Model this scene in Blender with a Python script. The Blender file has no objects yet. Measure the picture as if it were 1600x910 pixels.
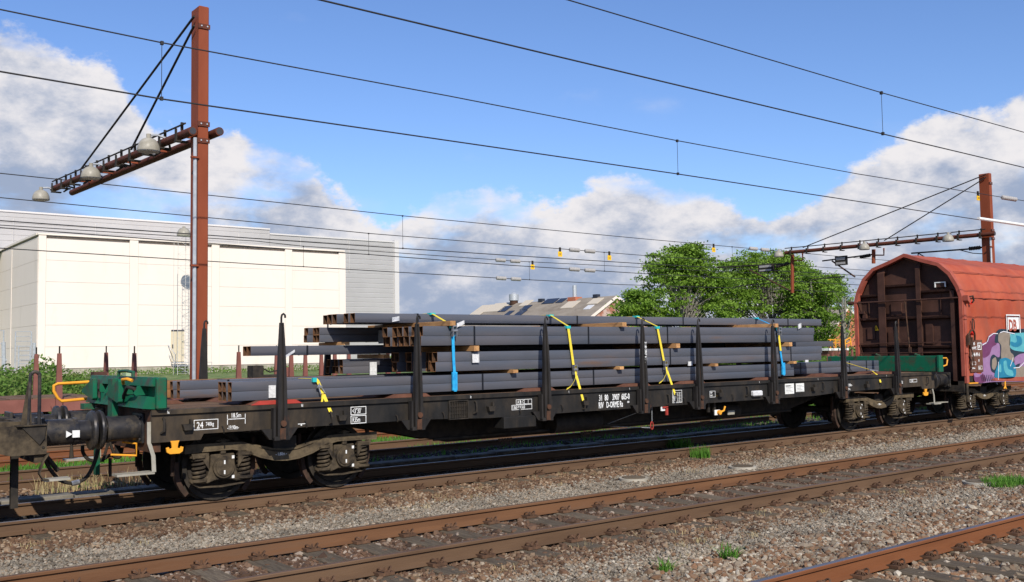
import bpy, bmesh, math, random
import numpy as np
from mathutils import Vector, Matrix, noise as mnoise
random.seed(7); rng = np.random.default_rng(7)
S = bpy.context.scene; COL = S.collection

# ---------------------------------------------------------------- camera
F, YAW, PIT, ROL, CH = 1520.234, .9040, .0610, -.0150, 1.940
FW = np.array([math.cos(YAW)*math.cos(PIT), math.sin(YAW)*math.cos(PIT), math.sin(PIT)])
_r = np.array([math.sin(YAW), -math.cos(YAW), 0]); _u = np.cross(_r, FW)
RT = _r*math.cos(ROL)+_u*math.sin(ROL); UP = np.cross(RT, FW); CC = np.array([0, 0, CH])
cd = bpy.data.cameras.new('camera'); cam = bpy.data.objects.new('camera', cd); COL.objects.link(cam)
cd.sensor_width = 36; cd.lens = F/1600*36; cd.clip_start = .1; cd.clip_end = 6000
cam.matrix_world = Matrix([[RT[0], UP[0], -FW[0], 0], [RT[1], UP[1], -FW[1], 0], [RT[2], UP[2], -FW[2], CH], [0, 0, 0, 1]])
S.camera = cam
S.view_settings.view_transform = 'Standard'; S.view_settings.look = 'None'
S.view_settings.exposure = 0.05; S.view_settings.gamma = 1
def ray(x, y): return FW+RT*(x-800)/F-UP*(y-455)/F
def P(x, y, Y):            # photo point -> world X, Z on the vertical plane at distance Y
    d = ray(x, y); q = CC+d*(Y/d[1]); return q[0], q[2]
def PX(x, y, X): d = ray(x, y); q = CC+d*(X/d[0]); return q[1], q[2]
def G(x, y, z=0): d = ray(x, y); q = CC+d*((z-CH)/d[2]); return q[0], q[1]

# ---------------------------------------------------------------- sun and sky
EL = math.radians(36.3); SUNV = Vector((-.395*math.cos(EL), -.919*math.cos(EL), math.sin(EL))).normalized()
sl = bpy.data.lights.new('sun', 'SUN'); sl.energy = 5.0; sl.angle = math.radians(.5); sl.color = (1, .94, .84)
so = bpy.data.objects.new('sun', sl); COL.objects.link(so); so.rotation_euler = SUNV.to_track_quat('Z', 'Y').to_euler(); so.location = (0, 0, 30)
W = bpy.data.worlds.new('World'); S.world = W; W.use_nodes = True
def build_world():
    nt = W.node_tree; N = nt.nodes; L = nt.links; N.clear()
    out = N.new('ShaderNodeOutputWorld'); bg = N.new('ShaderNodeBackground'); bg.inputs[1].default_value = .1
    sky = N.new('ShaderNodeTexSky'); sky.sky_type = 'NISHITA'; sky.sun_disc = False
    sky.sun_elevation = EL; sky.sun_rotation = math.atan2(-.395, -.919); sky.air_density = 1.0; sky.dust_density = .3; sky.ozone_density = 2.5
    hsv = N.new('ShaderNodeHueSaturation'); hsv.inputs['Saturation'].default_value = 1.0; hsv.inputs['Value'].default_value = SKYV
    tint = N.new('ShaderNodeMix'); tint.data_type = 'RGBA'; tint.blend_type = 'MULTIPLY'; tint.inputs[0].default_value = 1; tint.inputs[7].default_value = (.98, 1.14, 1.48, 1); L.new(sky.outputs[0], tint.inputs[6]); L.new(tint.outputs[2], hsv.inputs['Color'])
    tc = N.new('ShaderNodeTexCoord'); D = tc.outputs['Generated']
    sep = N.new('ShaderNodeSeparateXYZ'); L.new(D, sep.inputs[0])
    def math_(op, a, b=None, c=None, clamp=False):
        n = N.new('ShaderNodeMath'); n.operation = op; n.use_clamp = clamp
        for i, v in enumerate((a, b, c)):
            if v is None: continue
            if isinstance(v, (int, float)): n.inputs[i].default_value = v
            else: L.new(v, n.inputs[i])
        return n.outputs[0]
    az = math_('ARCTAN2', sep.outputs[1], sep.outputs[0]); el = math_('ARCSINE', sep.outputs[2])
    # skyline of the cloud banks: elevation of their tops by compass bearing
    top = [(-60, 60), (0, 25), (60, 45), (110, 78), (170, 110), (200, 150), (240, 200), (300, 195), (340, 200), (400, 222), (450, 228), (500, 280), (560, 330), (610, 352), (650, 330), (690, 308),
           (760, 300), (820, 322), (880, 322), (930, 290), (975, 268), (1040, 285), (1110, 315), (1200, 345), (1260, 320), (1340, 262), (1400, 222), (1450, 185), (1500, 176), (1560, 170), (1620, 130), (1700, 120)]
    pts = []
    for x, y in top:
        d = ray(x, y); d = d/np.linalg.norm(d); pts.append((math.atan2(d[1], d[0]), math.asin(d[2])))
    pts.sort()
    A0, A1 = pts[0][0], pts[-1][0]
    cr = N.new('ShaderNodeValToRGB'); el0 = cr.color_ramp
    u = N.new('ShaderNodeMapRange'); L.new(az, u.inputs[0]); u.inputs[1].default_value = A0; u.inputs[2].default_value = A1
    L.new(u.outputs[0], cr.inputs[0])
    while len(el0.elements) > 1: el0.elements.remove(el0.elements[0])
    for i, (a, e) in enumerate(pts):
        t = (a-A0)/(A1-A0)
        q = el0.elements[0] if i == 0 else el0.elements.new(t)
        q.position = t; q.color = (e, e, e, 1)
    bound = cr.outputs[0]
    def noise(scale, det, rough, zs=1.0, off=0):
        m = N.new('ShaderNodeMapping'); L.new(D, m.inputs[0]); m.inputs['Scale'].default_value = (1, 1, zs); m.inputs['Location'].default_value = (off, off*.7, off*.3)
        n = N.new('ShaderNodeTexNoise'); L.new(m.outputs[0], n.inputs['Vector']); n.inputs['Scale'].default_value = scale; n.inputs['Detail'].default_value = det; n.inputs['Roughness'].default_value = rough
        return n.outputs[0]
    n1 = noise(20, 9, .62, 1.5)
    n2 = noise(5, 7, .55, 2.2, 3.1)
    n3 = noise(11, 8, .62, 1.8, 7.7)
    h = math_('SUBTRACT', bound, el)                                  # >0 inside the bank
    h2 = math_('ADD', h, math_('MULTIPLY', math_('SUBTRACT', n1, .5), .075))
    mask = N.new('ShaderNodeMapRange'); mask.interpolation_type = 'SMOOTHSTEP'; L.new(h2, mask.inputs[0]); mask.inputs[1].default_value = -.005; mask.inputs[2].default_value = .010
    # thin veil wisps higher up
    wis = N.new('ShaderNodeMapRange'); wis.interpolation_type = 'SMOOTHSTEP'
    L.new(math_('ADD', math_('MULTIPLY', h, 1.1), n2), wis.inputs[0]); wis.inputs[1].default_value = .50; wis.inputs[2].default_value = .80; wis.inputs[4].default_value = .38
    cov = math_('MAXIMUM', mask.outputs[0], wis.outputs[0])
    # holes of blue low in the bank
    hole = N.new('ShaderNodeMapRange'); hole.interpolation_type = 'SMOOTHSTEP'; L.new(n2, hole.inputs[0]); hole.inputs[1].default_value = .38; hole.inputs[2].default_value = .50; hole.inputs[3].default_value = .22
    cov = math_('MULTIPLY', cov, hole.outputs[0])
    # body shading: bright puffs near the rim, blue-grey deeper in
    sh = math_('ADD', math_('MULTIPLY', h2, -5.0), math_('MULTIPLY', math_('SUBTRACT', math_('ADD', math_('MULTIPLY', n3, .6), math_('MULTIPLY', n1, .4)), .5), 4.6))
    shr = N.new('ShaderNodeMapRange'); shr.interpolation_type = 'SMOOTHSTEP'; L.new(sh, shr.inputs[0]); shr.inputs[1].default_value = -.85; shr.inputs[2].default_value = .20
    ccol = N.new('ShaderNodeMix'); ccol.data_type = 'RGBA'; L.new(shr.outputs[0], ccol.inputs[0])
    k = CLK
    ccol.inputs[6].default_value = (.42*k, .51*k, .70*k, 1); ccol.inputs[7].default_value = (1.05*k, 1.02*k, 1.04*k, 1)
    mix = N.new('ShaderNodeMix'); mix.data_type = 'RGBA'; L.new(cov, mix.inputs[0]); L.new(hsv.outputs[0], mix.inputs[6]); L.new(ccol.outputs[2], mix.inputs[7])
    L.new(mix.outputs[2], bg.inputs[0]); L.new(bg.outputs[0], out.inputs[0])
SKYV, CLK = 1.0, 8.0
build_world()

# ---------------------------------------------------------------- materials
def lin(r, g, b):
    f = lambda v: (v/255/12.92) if v <= 10 else ((v/255+.055)/1.055)**2.4
    return (f(r), f(g), f(b), 1)
MATS = {}
def mat(name, c1, c2=None, scale=5., rough=.75, metal=0., bump=0., bscale=None, stretch=(1, 1, 1), lo=.35, hi=.65, inst=0., c3=None, s3=2., t3=(.55, .7), spec=.22, endsX=None, trans=0):
    m = bpy.data.materials.new(name); m.use_nodes = True; nt = m.node_tree; N = nt.nodes; L = nt.links
    b = N['Principled BSDF']; b.inputs['Roughness'].default_value = rough; b.inputs['Metallic'].default_value = metal
    b.inputs['Specular IOR Level'].default_value = spec
    geo = N.new('ShaderNodeNewGeometry'); mp = N.new('ShaderNodeMapping'); mp.inputs['Scale'].default_value = stretch; L.new(geo.outputs['Position'], mp.inputs[0])
    def nz(sc, det=6, ro=.6):
        n = N.new('ShaderNodeTexNoise'); n.inputs['Scale'].default_value = sc; n.inputs['Detail'].default_value = det; n.inputs['Roughness'].default_value = ro; L.new(mp.outputs[0], n.inputs['Vector']); return n.outputs[0]
    def mr(v, a, c, t0=0, t1=1):
        r = N.new('ShaderNodeMapRange'); L.new(v, r.inputs[0]); r.inputs[1].default_value = a; r.inputs[2].default_value = c; r.inputs[3].default_value = t0; r.inputs[4].default_value = t1; return r.outputs[0]
    def mx(f, a, c):
        x = N.new('ShaderNodeMix'); x.data_type = 'RGBA'; L.new(f, x.inputs[0])
        for i, v in ((6, a), (7, c)):
            if isinstance(v, tuple): x.inputs[i].default_value = v
            else: L.new(v, x.inputs[i])
        return x.outputs[2]
    col = c1
    if c2 is not None: col = mx(mr(nz(scale), lo, hi), c1, c2)
    if c3 is not None:
        f = mr(nz(s3, 8, .65), *t3)
        if endsX:
            sp = N.new('ShaderNodeSeparateXYZ'); L.new(geo.outputs['Position'], sp.inputs[0])
            a = mr(sp.outputs[0], endsX[0], endsX[0]+3, 1, 0); c = mr(sp.outputs[0], endsX[1]-3, endsX[1], 0, 1)
            ad = N.new('ShaderNodeMath'); ad.operation = 'MAXIMUM'; L.new(a, ad.inputs[0]); L.new(c, ad.inputs[1])
            m2 = N.new('ShaderNodeMath'); m2.operation = 'MULTIPLY_ADD'; L.new(ad.outputs[0], m2.inputs[0]); m2.inputs[1].default_value = .55; L.new(mr(nz(s3, 8, .65), .45, .75, 0, .45), m2.inputs[2]); m2.use_clamp = True
            m3 = N.new('ShaderNodeMath'); m3.operation = 'MULTIPLY'; L.new(m2.outputs[0], m3.inputs[0]); L.new(mr(nz(scale*2), .2, .7), m3.inputs[1]); f = m3.outputs[0]
        col = mx(f, col, c3)
    if inst:
        oi = N.new('ShaderNodeObjectInfo'); hs = N.new('ShaderNodeHueSaturation')
        if isinstance(col, tuple): hs.inputs['Color'].default_value = col
        else: L.new(col, hs.inputs['Color'])
        L.new(mr(oi.outputs['Random'], 0, 1, 1-inst, 1+inst), hs.inputs['Value']); col = hs.outputs[0]
    if isinstance(col, tuple): b.inputs['Base Color'].default_value = col
    else: L.new(col, b.inputs['Base Color'])
    if bump:
        bp = N.new('ShaderNodeBump'); bp.inputs['Strength'].default_value = 1; bp.inputs['Distance'].default_value = bump
        L.new(nz(bscale or scale*4, 5), bp.inputs['Height']); L.new(bp.outputs[0], b.inputs['Normal'])
    MATS[name] = m; return m
def c(r, g, b): return (r, g, b, 1)
BLK = mat('black_paint', c(.012, .012, .012), c(.026, .024, .022), 3, .5, 0, .002, 20, c3=c(.12, .082, .045), s3=2.5, endsX=(3.9, 22.8), stretch=(1, 1, .45))
BLK2 = mat('sooty_iron', c(.018, .016, .014), c(.045, .036, .027), 7, .7, 0, .002, 30)
DUSTY = mat('dusty_bogie_iron', c(.045, .034, .022), c(.10, .075, .046), 9, .85, 0, .004, 40, c3=c(.02, .016, .013), s3=5, t3=(.45, .65))
STAN = mat('stanchion_iron', c(.014, .013, .013), c(.032, .028, .025), 6, .5, 0, .002, 40, stretch=(1, 1, .3), c3=c(.12, .05, .025), s3=5, t3=(.62, .75))
RUSTBR = mat('rusty_bracket', c(.035, .024, .018), c(.10, .045, .025), 8, .8, 0, .003, 40)
BUF = mat('buffer_steel', c(.018, .019, .024), c(.05, .045, .042), 7, .38, .3, .001, 30, c3=c(.11, .09, .065), s3=5, t3=(.5, .7))
TUBE = mat('mill_scale_steel', c(.072, .083, .105), c(.108, .104, .115), 2.2, .42, .15, .0008, 40, stretch=(.25, 1, 2), inst=.10, spec=.45, c3=c(.15, .085, .05), s3=1.3, t3=(.60, .74))
TUBEIN = mat('rusty_tube_bore', c(.035, .022, .014), c(.12, .055, .025), 9, .9)
TUBEEND = mat('rusty_cut_end', c(.20, .09, .035), c(.38, .18, .07), 14, .9)
RTUBE = mat('rusted_tube', c(.19, .085, .035), c(.30, .15, .06), 3, .85, 0, .001, 40)
BAND = mat('band_steel', c(.02, .022, .028), None, 5, .4, .5)
TAG = mat('white_plastic', c(.72, .72, .72), c(.5, .5, .5), 30, .5)
WOOD = mat('fresh_timber', c(.52, .29, .12), c(.36, .18, .075), 9, .8, 0, .001, 60, stretch=(3, .4, 3), inst=.25)
OLDW = mat('old_deck_timber', c(.09, .055, .035), c(.19, .115, .07), 6, .9, 0, .004, 40, stretch=(.3, 5, 1), inst=.25)
BUNK = mat('brown_bunk_paint', c(.11, .048, .03), c(.16, .07, .045), 6, .75, 0, .001, 40)
REDP = mat('red_paint', c(.42, .05, .035), c(.3, .04, .03), 8, .6)
GRN = mat('green_paint', c(.005, .115, .058), c(.006, .09, .045), 3, .5, 0, .001, 30, c3=c(.06, .045, .03), s3=5, t3=(.48, .66))
YEL = mat('yellow_paint', c(.8, .36, .03), c(.7, .3, .03), 9, .5)
STRY = mat('yellow_webbing', c(.82, .66, .06), c(.7, .52, .05), 30, .8)
STRB = mat('blue_webbing', c(.03, .42, .72), c(.02, .25, .55), 12, .8)
STRT = mat('teal_guard', c(.02, .42, .42), None, 5, .6)
RATCH = mat('ratchet_zinc', c(.55, .55, .55), c(.3, .3, .3), 20, .3, .8)
WHT = mat('white_lettering', c(.82, .82, .8), c(.62, .62, .6), 25, .6)
PAPER = mat('paper_label', c(.8, .8, .76), c(.66, .66, .62), 20, .8)
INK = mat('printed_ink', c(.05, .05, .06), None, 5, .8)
STEEL = mat('steel_rail_top', c(.26, .24, .24), c(.16, .14, .14), 2, .42, .6, stretch=(.2, 3, 1))
RAILR = mat('rail_rust', c(.115, .054, .026), c(.165, .08, .038), 2.4, .8, 0, .002, 30, stretch=(.25, 1, 2.5), c3=c(.11, .065, .04), s3=1.2)
RAILB = mat('rail_brown', c(.095, .055, .031), c(.14, .083, .047), 2.4, .8, 0, .002, 30, stretch=(.25, 1, 2.5), c3=c(.08, .05, .035), s3=1.2)
RAILO = mat('rail_orange', c(.14, .05, .019), c(.185, .07, .028), 2.4, .75, 0, .002, 30, stretch=(.25, 1, 2.5))
RAILTOP = mat('dull_rail_top', c(.13, .075, .045), c(.20, .13, .085), 6, .5, .3, stretch=(.3, 3, 1))
CLIP = mat('clip_iron', c(.075, .042, .026), c(.13, .07, .04), 20, .85, inst=.2)
SLEEP = mat('sleeper_timber', c(.085, .065, .045), c(.16, .125, .085), 8, .95, 0, .01, 25, stretch=(6, .6, 2), inst=.2)
CONC = mat('weathered_concrete', c(.30, .27, .21), c(.42, .38, .31), 2, .9, 0, .004, 20, stretch=(1, 1, .35), c3=c(.16, .13, .10), s3=1.6, t3=(.55, .75))
ARM = mat('arm_dark_brown', c(.085, .026, .014), c(.13, .04, .022), 4, .65)
SHOE = mat('brake_iron', c(.03, .02, .015), c(.07, .04, .028), 9, .85)
FRAMED = mat('dusty_frame_iron', c(.075, .056, .034), c(.14, .105, .062), 7, .85, 0, .003, 40, c3=c(.03, .024, .018), s3=4, t3=(.5, .7))
PALEG = mat('pale_galvanised', c(.6, .58, .54), c(.48, .46, .43), 6, .6)
CONCD = mat('shade_dark_concrete', c(.13, .12, .10), c(.22, .20, .165), 3, .9, 0, .006, 18, c3=c(.06, .05, .04), s3=2, t3=(.45, .7))  # mottled concrete, base colour darkened to stand for shade behind the wagon
MAST = mat('mast_brown', c(.205, .047, .018), c(.245, .06, .025), 3, .62, 0, .0008, 50, stretch=(1, 1, .4))
GALV = mat('galvanised', c(.42, .44, .46), c(.55, .57, .58), 8, .45, .4)
LAMPM = mat('lamp_cover', c(.36, .335, .28), c(.27, .25, .20), 7, .4)
WIRE = mat('wire_copper_dark', c(.03, .028, .028), None, 5, .6)
INSUL = mat('insulator_grey', c(.42, .40, .38), c(.3, .29, .28), 30, .4)
SIGNY = mat('sign_yellow', c(.9, .52, .02), None, 5, .6)
HALLW = mat('hall_cream_cladding', c(.80, .71, .625), c(.78, .69, .60), .6, .6, stretch=(1, 1, .3), c3=c(.68, .60, .51), s3=1.1, t3=(.58, .85))
HALLS = mat('hall_joint', c(.62, .57, .50), None, 5, .8)
GREYC = mat('grey_cladding', c(.46, .445, .43), c(.50, .485, .47), .4, .5, .2)
GREYT = mat('grey_trim', c(.60, .58, .56), None, 5, .5)
DOORC = mat('cream_door', c(.62, .53, .38), None, 5, .6)
BRICK = mat('weathered_brick', c(.36, .15, .10), c(.52, .38, .32), .9, .9, lo=.42, hi=.58)
BRICK2 = mat('orange_brick', c(.42, .13, .07), c(.5, .18, .10), 1.5, .9)
ROOFM = mat('grey_roof_sheet', c(.24, .20, .155), c(.31, .265, .21), .8, .9, stretch=(1, .5, 1), c3=c(.19, .155, .12), s3=.35)
ROOFL = mat('pale_roof_sheet', c(.55, .48, .38), None, 1, .9)
DARKG = mat('dark_glass', c(.03, .035, .05), None, 1, .2)
TARP = mat('red_tarpaulin', c(.34, .062, .028), c(.42, .10, .05), 1.5, .6, 0, .006, 6, stretch=(1, 1, .6), c3=c(.24, .075, .045), s3=1.1, t3=(.50, .78))
RIM = mat('red_brown_frame', c(.30, .07, .045), c(.38, .10, .065), 4, .65, 0, .001, 30)
ENDW = mat('dark_brown_endwall', c(.048, .022, .015), c(.085, .039, .027), 2.5, .7, 0, .002, 20, c3=c(.05, .026, .02), s3=1.5)
FARW = mat('far_wagon_brown', c(.17, .065, .05), c(.23, .09, .07), 2, .8)
STONEG = 'x'
LEAF = mat('tree_leaf', c(.14, .25, .028), c(.22, .35, .045), .5, .5, inst=0, c3=c(.26, .40, .07), s3=.9, t3=(.5, .7))
LEAF2 = mat('undergrowth_leaf', c(.07, .16, .025), c(.16, .26, .05), .9, .7, c3=c(.26, .27, .10), s3=1.3, t3=(.52, .72))
GRASS = mat('grass_blade', c(.075, .20, .02), c(.13, .28, .04), 3, .7)
STRAW = mat('dry_straw', c(.42, .34, .17), c(.3, .24, .12), 6, .9)
BARK = mat('pale_bark', c(.27, .25, .21), c(.13, .12, .10), 4, .9, 0, .01, 12)
GRAF_P = mat('graffiti_purple', c(.13, .035, .09), c(.17, .05, .13), 4, .6)
GRAF_L = mat('graffiti_lilac', c(.31, .18, .32), c(.26, .14, .27), 5, .6)
GRAF_K = mat('graffiti_navy', c(.02, .035, .05), None, 5, .6)
GRAF_G = mat('graffiti_taupe', c(.27, .22, .17), c(.22, .18, .14), 6, .6)
GRAF_T = mat('graffiti_aqua', c(.11, .40, .43), c(.08, .32, .37), 5, .6)
GRAF_B = mat('graffiti_blue', c(.02, .20, .32), c(.02, .16, .26), 5, .6)
GRAF_W = mat('graffiti_white', c(.7, .7, .72), None, 5, .6)

# ---------------------------------------------------------------- builders
def setp(o, label=None, cat=None, group=None, kind=None):
    if label: o['label'] = label
    if cat: o['category'] = cat
    if group: o['group'] = group
    if kind: o['kind'] = kind
    return o
def thing(name, label, cat, loc, group=None):
    o = bpy.data.objects.new(name, None); COL.objects.link(o); o.location = loc; o.empty_display_size = .2
    return setp(o, label, cat, group)
def wloc(o):
    v = Vector((0, 0, 0))
    while o is not None: v = v+Vector(o.location); o = o.parent
    return v
class MB:
    def __init__(s): s.v = []; s.f = []; s.m = []
    def add(s, vs, fs, mi=0):
        k = len(s.v); s.v += [tuple(map(float, v)) for v in vs]
        for f in fs: s.f.append([k+i for i in f]); s.m.append(mi)
        return s
    def box(s, x0, x1, y0, y1, z0, z1, mi=0):
        vs = [(x, y, z) for x in (x0, x1) for y in (y0, y1) for z in (z0, z1)]
        return s.add(vs, [(0, 1, 3, 2), (4, 6, 7, 5), (0, 4, 5, 1), (2, 3, 7, 6), (0, 2, 6, 4), (1, 5, 7, 3)], mi)
    def prism(s, poly, ax, a, b, mi=0, capmi=None):
        # poly: 2D points in the plane across axis ax ('x': (y,z), 'y': (x,z), 'z': (x,y))
        def q(p, t): return {'x': (t, p[0], p[1]), 'y': (p[0], t, p[1]), 'z': (p[0], p[1], t)}[ax]
        n = len(poly); vs = [q(p, a) for p in poly]+[q(p, b) for p in poly]
        s.add(vs, [(i, (i+1) % n, n+(i+1) % n, n+i) for i in range(n)], mi)
        k = len(s.v)-2*n
        s.f.append([k+i for i in range(n)][::-1]); s.f.append([k+n+i for i in range(n)]); s.m += [mi if capmi is None else capmi]*2
        return s
    def tube(s, pts, r, n=8, mi=0, caps=True, flat=None):
        pts = [Vector(p) for p in pts]; rs = r if isinstance(r, (list, tuple)) else [r]*len(pts)
        k = len(s.v); prev = None
        for i, p in enumerate(pts):
            t = ((pts[min(i+1, len(pts)-1)]-pts[max(i-1, 0)])).normalized()
            if prev is None:
                a = Vector((0, 0, 1)) if abs(t.z) < .9 else Vector((1, 0, 0)); u = t.cross(a).normalized()
            else: u = (prev-t*prev.dot(t)).normalized()
            prev = u; w = t.cross(u)
            for j in range(n):
                a = 2*math.pi*(j+.5)/n; s.v.append(tuple(p+(u*math.cos(a)+w*math.sin(a))*rs[i]))
        for i in range(len(pts)-1):
            for j in range(n):
                s.f.append([k+i*n+j, k+i*n+(j+1) % n, k+(i+1)*n+(j+1) % n, k+(i+1)*n+j]); s.m.append(mi)
        if caps:
            s.f.append([k+j for j in range(n)][::-1]); s.f.append([k+(len(pts)-1)*n+j for j in range(n)]); s.m += [mi, mi]
        return s
    def cyl(s, p0, p1, r, n=16, mi=0, r1=None): return s.tube([p0, p1], [r, r if r1 is None else r1], n, mi)
    def ribbon(s, pts, w, t, ax=(1, 0, 0), mi=0):   # strap: polyline widened along ax, thickness t
        ax = Vector(ax).normalized(); k = len(s.v); pts = [Vector(p) for p in pts]
        for i, p in enumerate(pts):
            d = (pts[min(i+1, len(pts)-1)]-pts[max(i-1, 0)]).normalized(); nn = d.cross(ax).normalized()
            for a, b in ((-1, -1), (1, -1), (1, 1), (-1, 1)): s.v.append(tuple(p+ax*(a*w/2)+nn*(b*t/2)))
        for i in range(len(pts)-1):
            for j in range(4): s.f.append([k+i*4+j, k+i*4+(j+1) % 4, k+i*4+4+(j+1) % 4, k+i*4+4+j]); s.m.append(mi)
        s.f.append([k, k+1, k+2, k+3]); s.f.append([k+4*(len(pts)-1)+j for j in (3, 2, 1, 0)]); s.m += [mi, mi]
        return s
    def build(s, name, mats, parent=None, label=None, cat=None, group=None, kind=None, smooth=False, bevel=0, origin=None):
        if not isinstance(mats, (list, tuple)): mats = [mats]
        off = wloc(parent) if parent is not None else Vector((0, 0, 0))
        o0 = Vector(origin) if origin is not None else Vector((0, 0, 0))
        if parent is None and origin is None and s.v:
            a = np.array(s.v); o0 = Vector(((a[:, 0].min()+a[:, 0].max())/2, (a[:, 1].min()+a[:, 1].max())/2, a[:, 2].min()))
        if parent is not None and origin is None: o0 = off
        me = bpy.data.meshes.new(name)
        me.from_pydata([(v[0]-o0.x, v[1]-o0.y, v[2]-o0.z) for v in s.v], [], s.f)
        for m in mats: me.materials.append(m)
        if len(mats) > 1: me.polygons.foreach_set('material_index', s.m)
        bm = bmesh.new(); bm.from_mesh(me); bmesh.ops.recalc_face_normals(bm, faces=bm.faces); bm.to_mesh(me); bm.free()
        if smooth:
            me.polygons.foreach_set('use_smooth', [True]*len(me.polygons))
            try: me.set_sharp_from_angle(angle=math.radians(35))
            except Exception: pass
        o = bpy.data.objects.new(name, me); COL.objects.link(o); o.parent = parent
        o.location = o0-off if parent is not None else o0
        if bevel:
            b = o.modifiers.new('bevel', 'BEVEL'); b.width = bevel; b.segments = 1; b.limit_method = 'ANGLE'
        return setp(o, label, cat, group, kind)
def put(name, me, parent, loc, rot=None, label=None):
    o = bpy.data.objects.new(name, me); COL.objects.link(o); o.parent = parent
    o.location = Vector(loc)-(wloc(parent) if parent is not None else Vector((0, 0, 0)))
    if rot: o.rotation_euler = rot
    if label: o['label'] = label
    return o
def copy_tree(o, d=(0, 0, 0), label=None, parent='same', rotz=None):
    c_ = o.copy(); COL.objects.link(c_); c_.location = Vector(o.location)+Vector(d)
    if parent != 'same': c_.parent = parent
    if label: c_['label'] = label
    def rec(a, b):
        for ch in [x for x in bpy.data.objects if x.parent == a]:
            n = ch.copy(); COL.objects.link(n); n.parent = b; rec(ch, n)
    rec(o, c_); return c_
FONTCACHE = {}
def text(s, x, y, z, h, parent, m=WHT, sx=.72, name='lettering', face='-y', rot=0, thick=.002, align='LEFT', boldness=.012):
    key = (s, align)
    cu = bpy.data.curves.new('lettering', 'FONT'); cu.body = s; cu.align_x = align; cu.size = h*1.38; cu.extrude = thick; cu.offset = boldness*h; cu.resolution_u = 2
    to = bpy.data.objects.new('t', cu); COL.objects.link(to)
    dg = bpy.context.evaluated_depsgraph_get(); me = bpy.data.meshes.new_from_object(to.evaluated_get(dg)); bpy.data.objects.remove(to); bpy.data.curves.remove(cu)
    me.materials.clear(); me.materials.append(m); me.name = name
    o = bpy.data.objects.new(name, me); COL.objects.link(o); o.parent = parent
    o.location = Vector((x, y, z))-(wloc(parent) if parent is not None else Vector((0, 0, 0)))
    if face == '-y': o.rotation_euler = (math.pi/2, rot, 0)
    elif face == '-x': o.rotation_euler = (math.pi/2, 0, -math.pi/2)
    o.scale = (sx, 1, 1)
    return o
def frame_rect(mb, x0, x1, z0, z1, y, t=.008, d=.003):
    mb.box(x0, x1, y-d, y, z0, z0+t); mb.box(x0, x1, y-d, y, z1-t, z1); mb.box(x0, x0+t, y-d, y, z0+t, z1-t); mb.box(x1-t, x1, y-d, y, z0+t, z1-t)

YC = 13.66; YN = 12.33; YF = 14.99
XL, XR = 3.98, 22.72
ST = [5.66, 7.82, 10.31, 12.58, 14.07, 16.33, 18.77, 20.93]

# ================================================================= THE GROUND
def ground_z(y):
    k = [(-4000, -.2), (0, -.2), (19.2, -.2), (24, -.32), (30, -.5), (38, -.5), (50, .35), (58, .86), (75, .9), (4000, 1.0)]
    for (a, za), (b, zb) in zip(k, k[1:]):
        if y <= b: return za+(zb-za)*(y-a)/(b-a)
    return 1.
def mat_ground():
    m = bpy.data.materials.new('yard_ground'); m.use_nodes = True; nt = m.node_tree; N = nt.nodes; L = nt.links; b = N['Principled BSDF']; b.inputs['Roughness'].default_value = .95
    geo = N.new('ShaderNodeNewGeometry'); sp = N.new('ShaderNodeSeparateXYZ'); L.new(geo.outputs['Position'], sp.inputs[0])
    def nz(sc, det=6):
        n = N.new('ShaderNodeTexNoise'); n.inputs['Scale'].default_value = sc; n.inputs['Detail'].default_value = det; L.new(geo.outputs['Position'], n.inputs['Vector']); return n
    vor = N.new('ShaderNodeTexVoronoi'); vor.inputs['Scale'].default_value = 26; L.new(geo.outputs['Position'], vor.inputs['Vector'])
    r = N.new('ShaderNodeValToRGB'); e = r.color_ramp.elements; e[0].position = .2; e[0].color = (.10, .065, .042, 1); e[1].position = .85; e[1].color = (.27, .23, .19, 1)
    sepc = N.new('ShaderNodeSeparateColor'); L.new(vor.outputs['Color'], sepc.inputs[0]); L.new(sepc.outputs[0], r.inputs[0])
    g = N.new('ShaderNodeValToRGB'); e = g.color_ramp.elements; e[0].position = .35; e[0].color = (.05, .11, .02, 1); e[1].position = .7; e[1].color = (.17, .2, .07, 1); L.new(nz(2.0).outputs[0], g.inputs[0])
    # beyond the tracks the yard turns to weeds and grass
    mr = N.new('ShaderNodeMapRange'); L.new(sp.outputs[1], mr.inputs[0]); mr.inputs[1].default_value = 30; mr.inputs[2].default_value = 33
    mx = N.new('ShaderNodeMix'); mx.data_type = 'RGBA'; L.new(mr.outputs[0], mx.inputs[0]); L.new(r.outputs[0], mx.inputs[6]); L.new(g.outputs[0], mx.inputs[7]); L.new(mx.outputs[2], b.inputs['Base Color'])
    bp = N.new('ShaderNodeBump'); bp.inputs['Distance'].default_value = .02; L.new(vor.outputs['Distance'], bp.inputs['Height']); L.new(bp.outputs[0], b.inputs['Normal'])
    return m
xs = [-3000, -600, -150, -60]+list(np.arange(-40, 121, 4.))+[160, 300, 800, 3000]
ys = [-3000, -500, -100, -30]+list(np.arange(-10, 80, 1.))+[90, 120, 200, 600, 1500, 4000]
g = MB(); g.v = [(x, y, ground_z(y)) for x in xs for y in ys]; ny = len(ys)
g.f = [[i*ny+j, (i+1)*ny+j, (i+1)*ny+j+1, i*ny+j+1] for i in range(len(xs)-1) for j in range(ny-1)]; g.m = [0]*len(g.f)
g.build('ground', mat_ground(), kind='structure')

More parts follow.
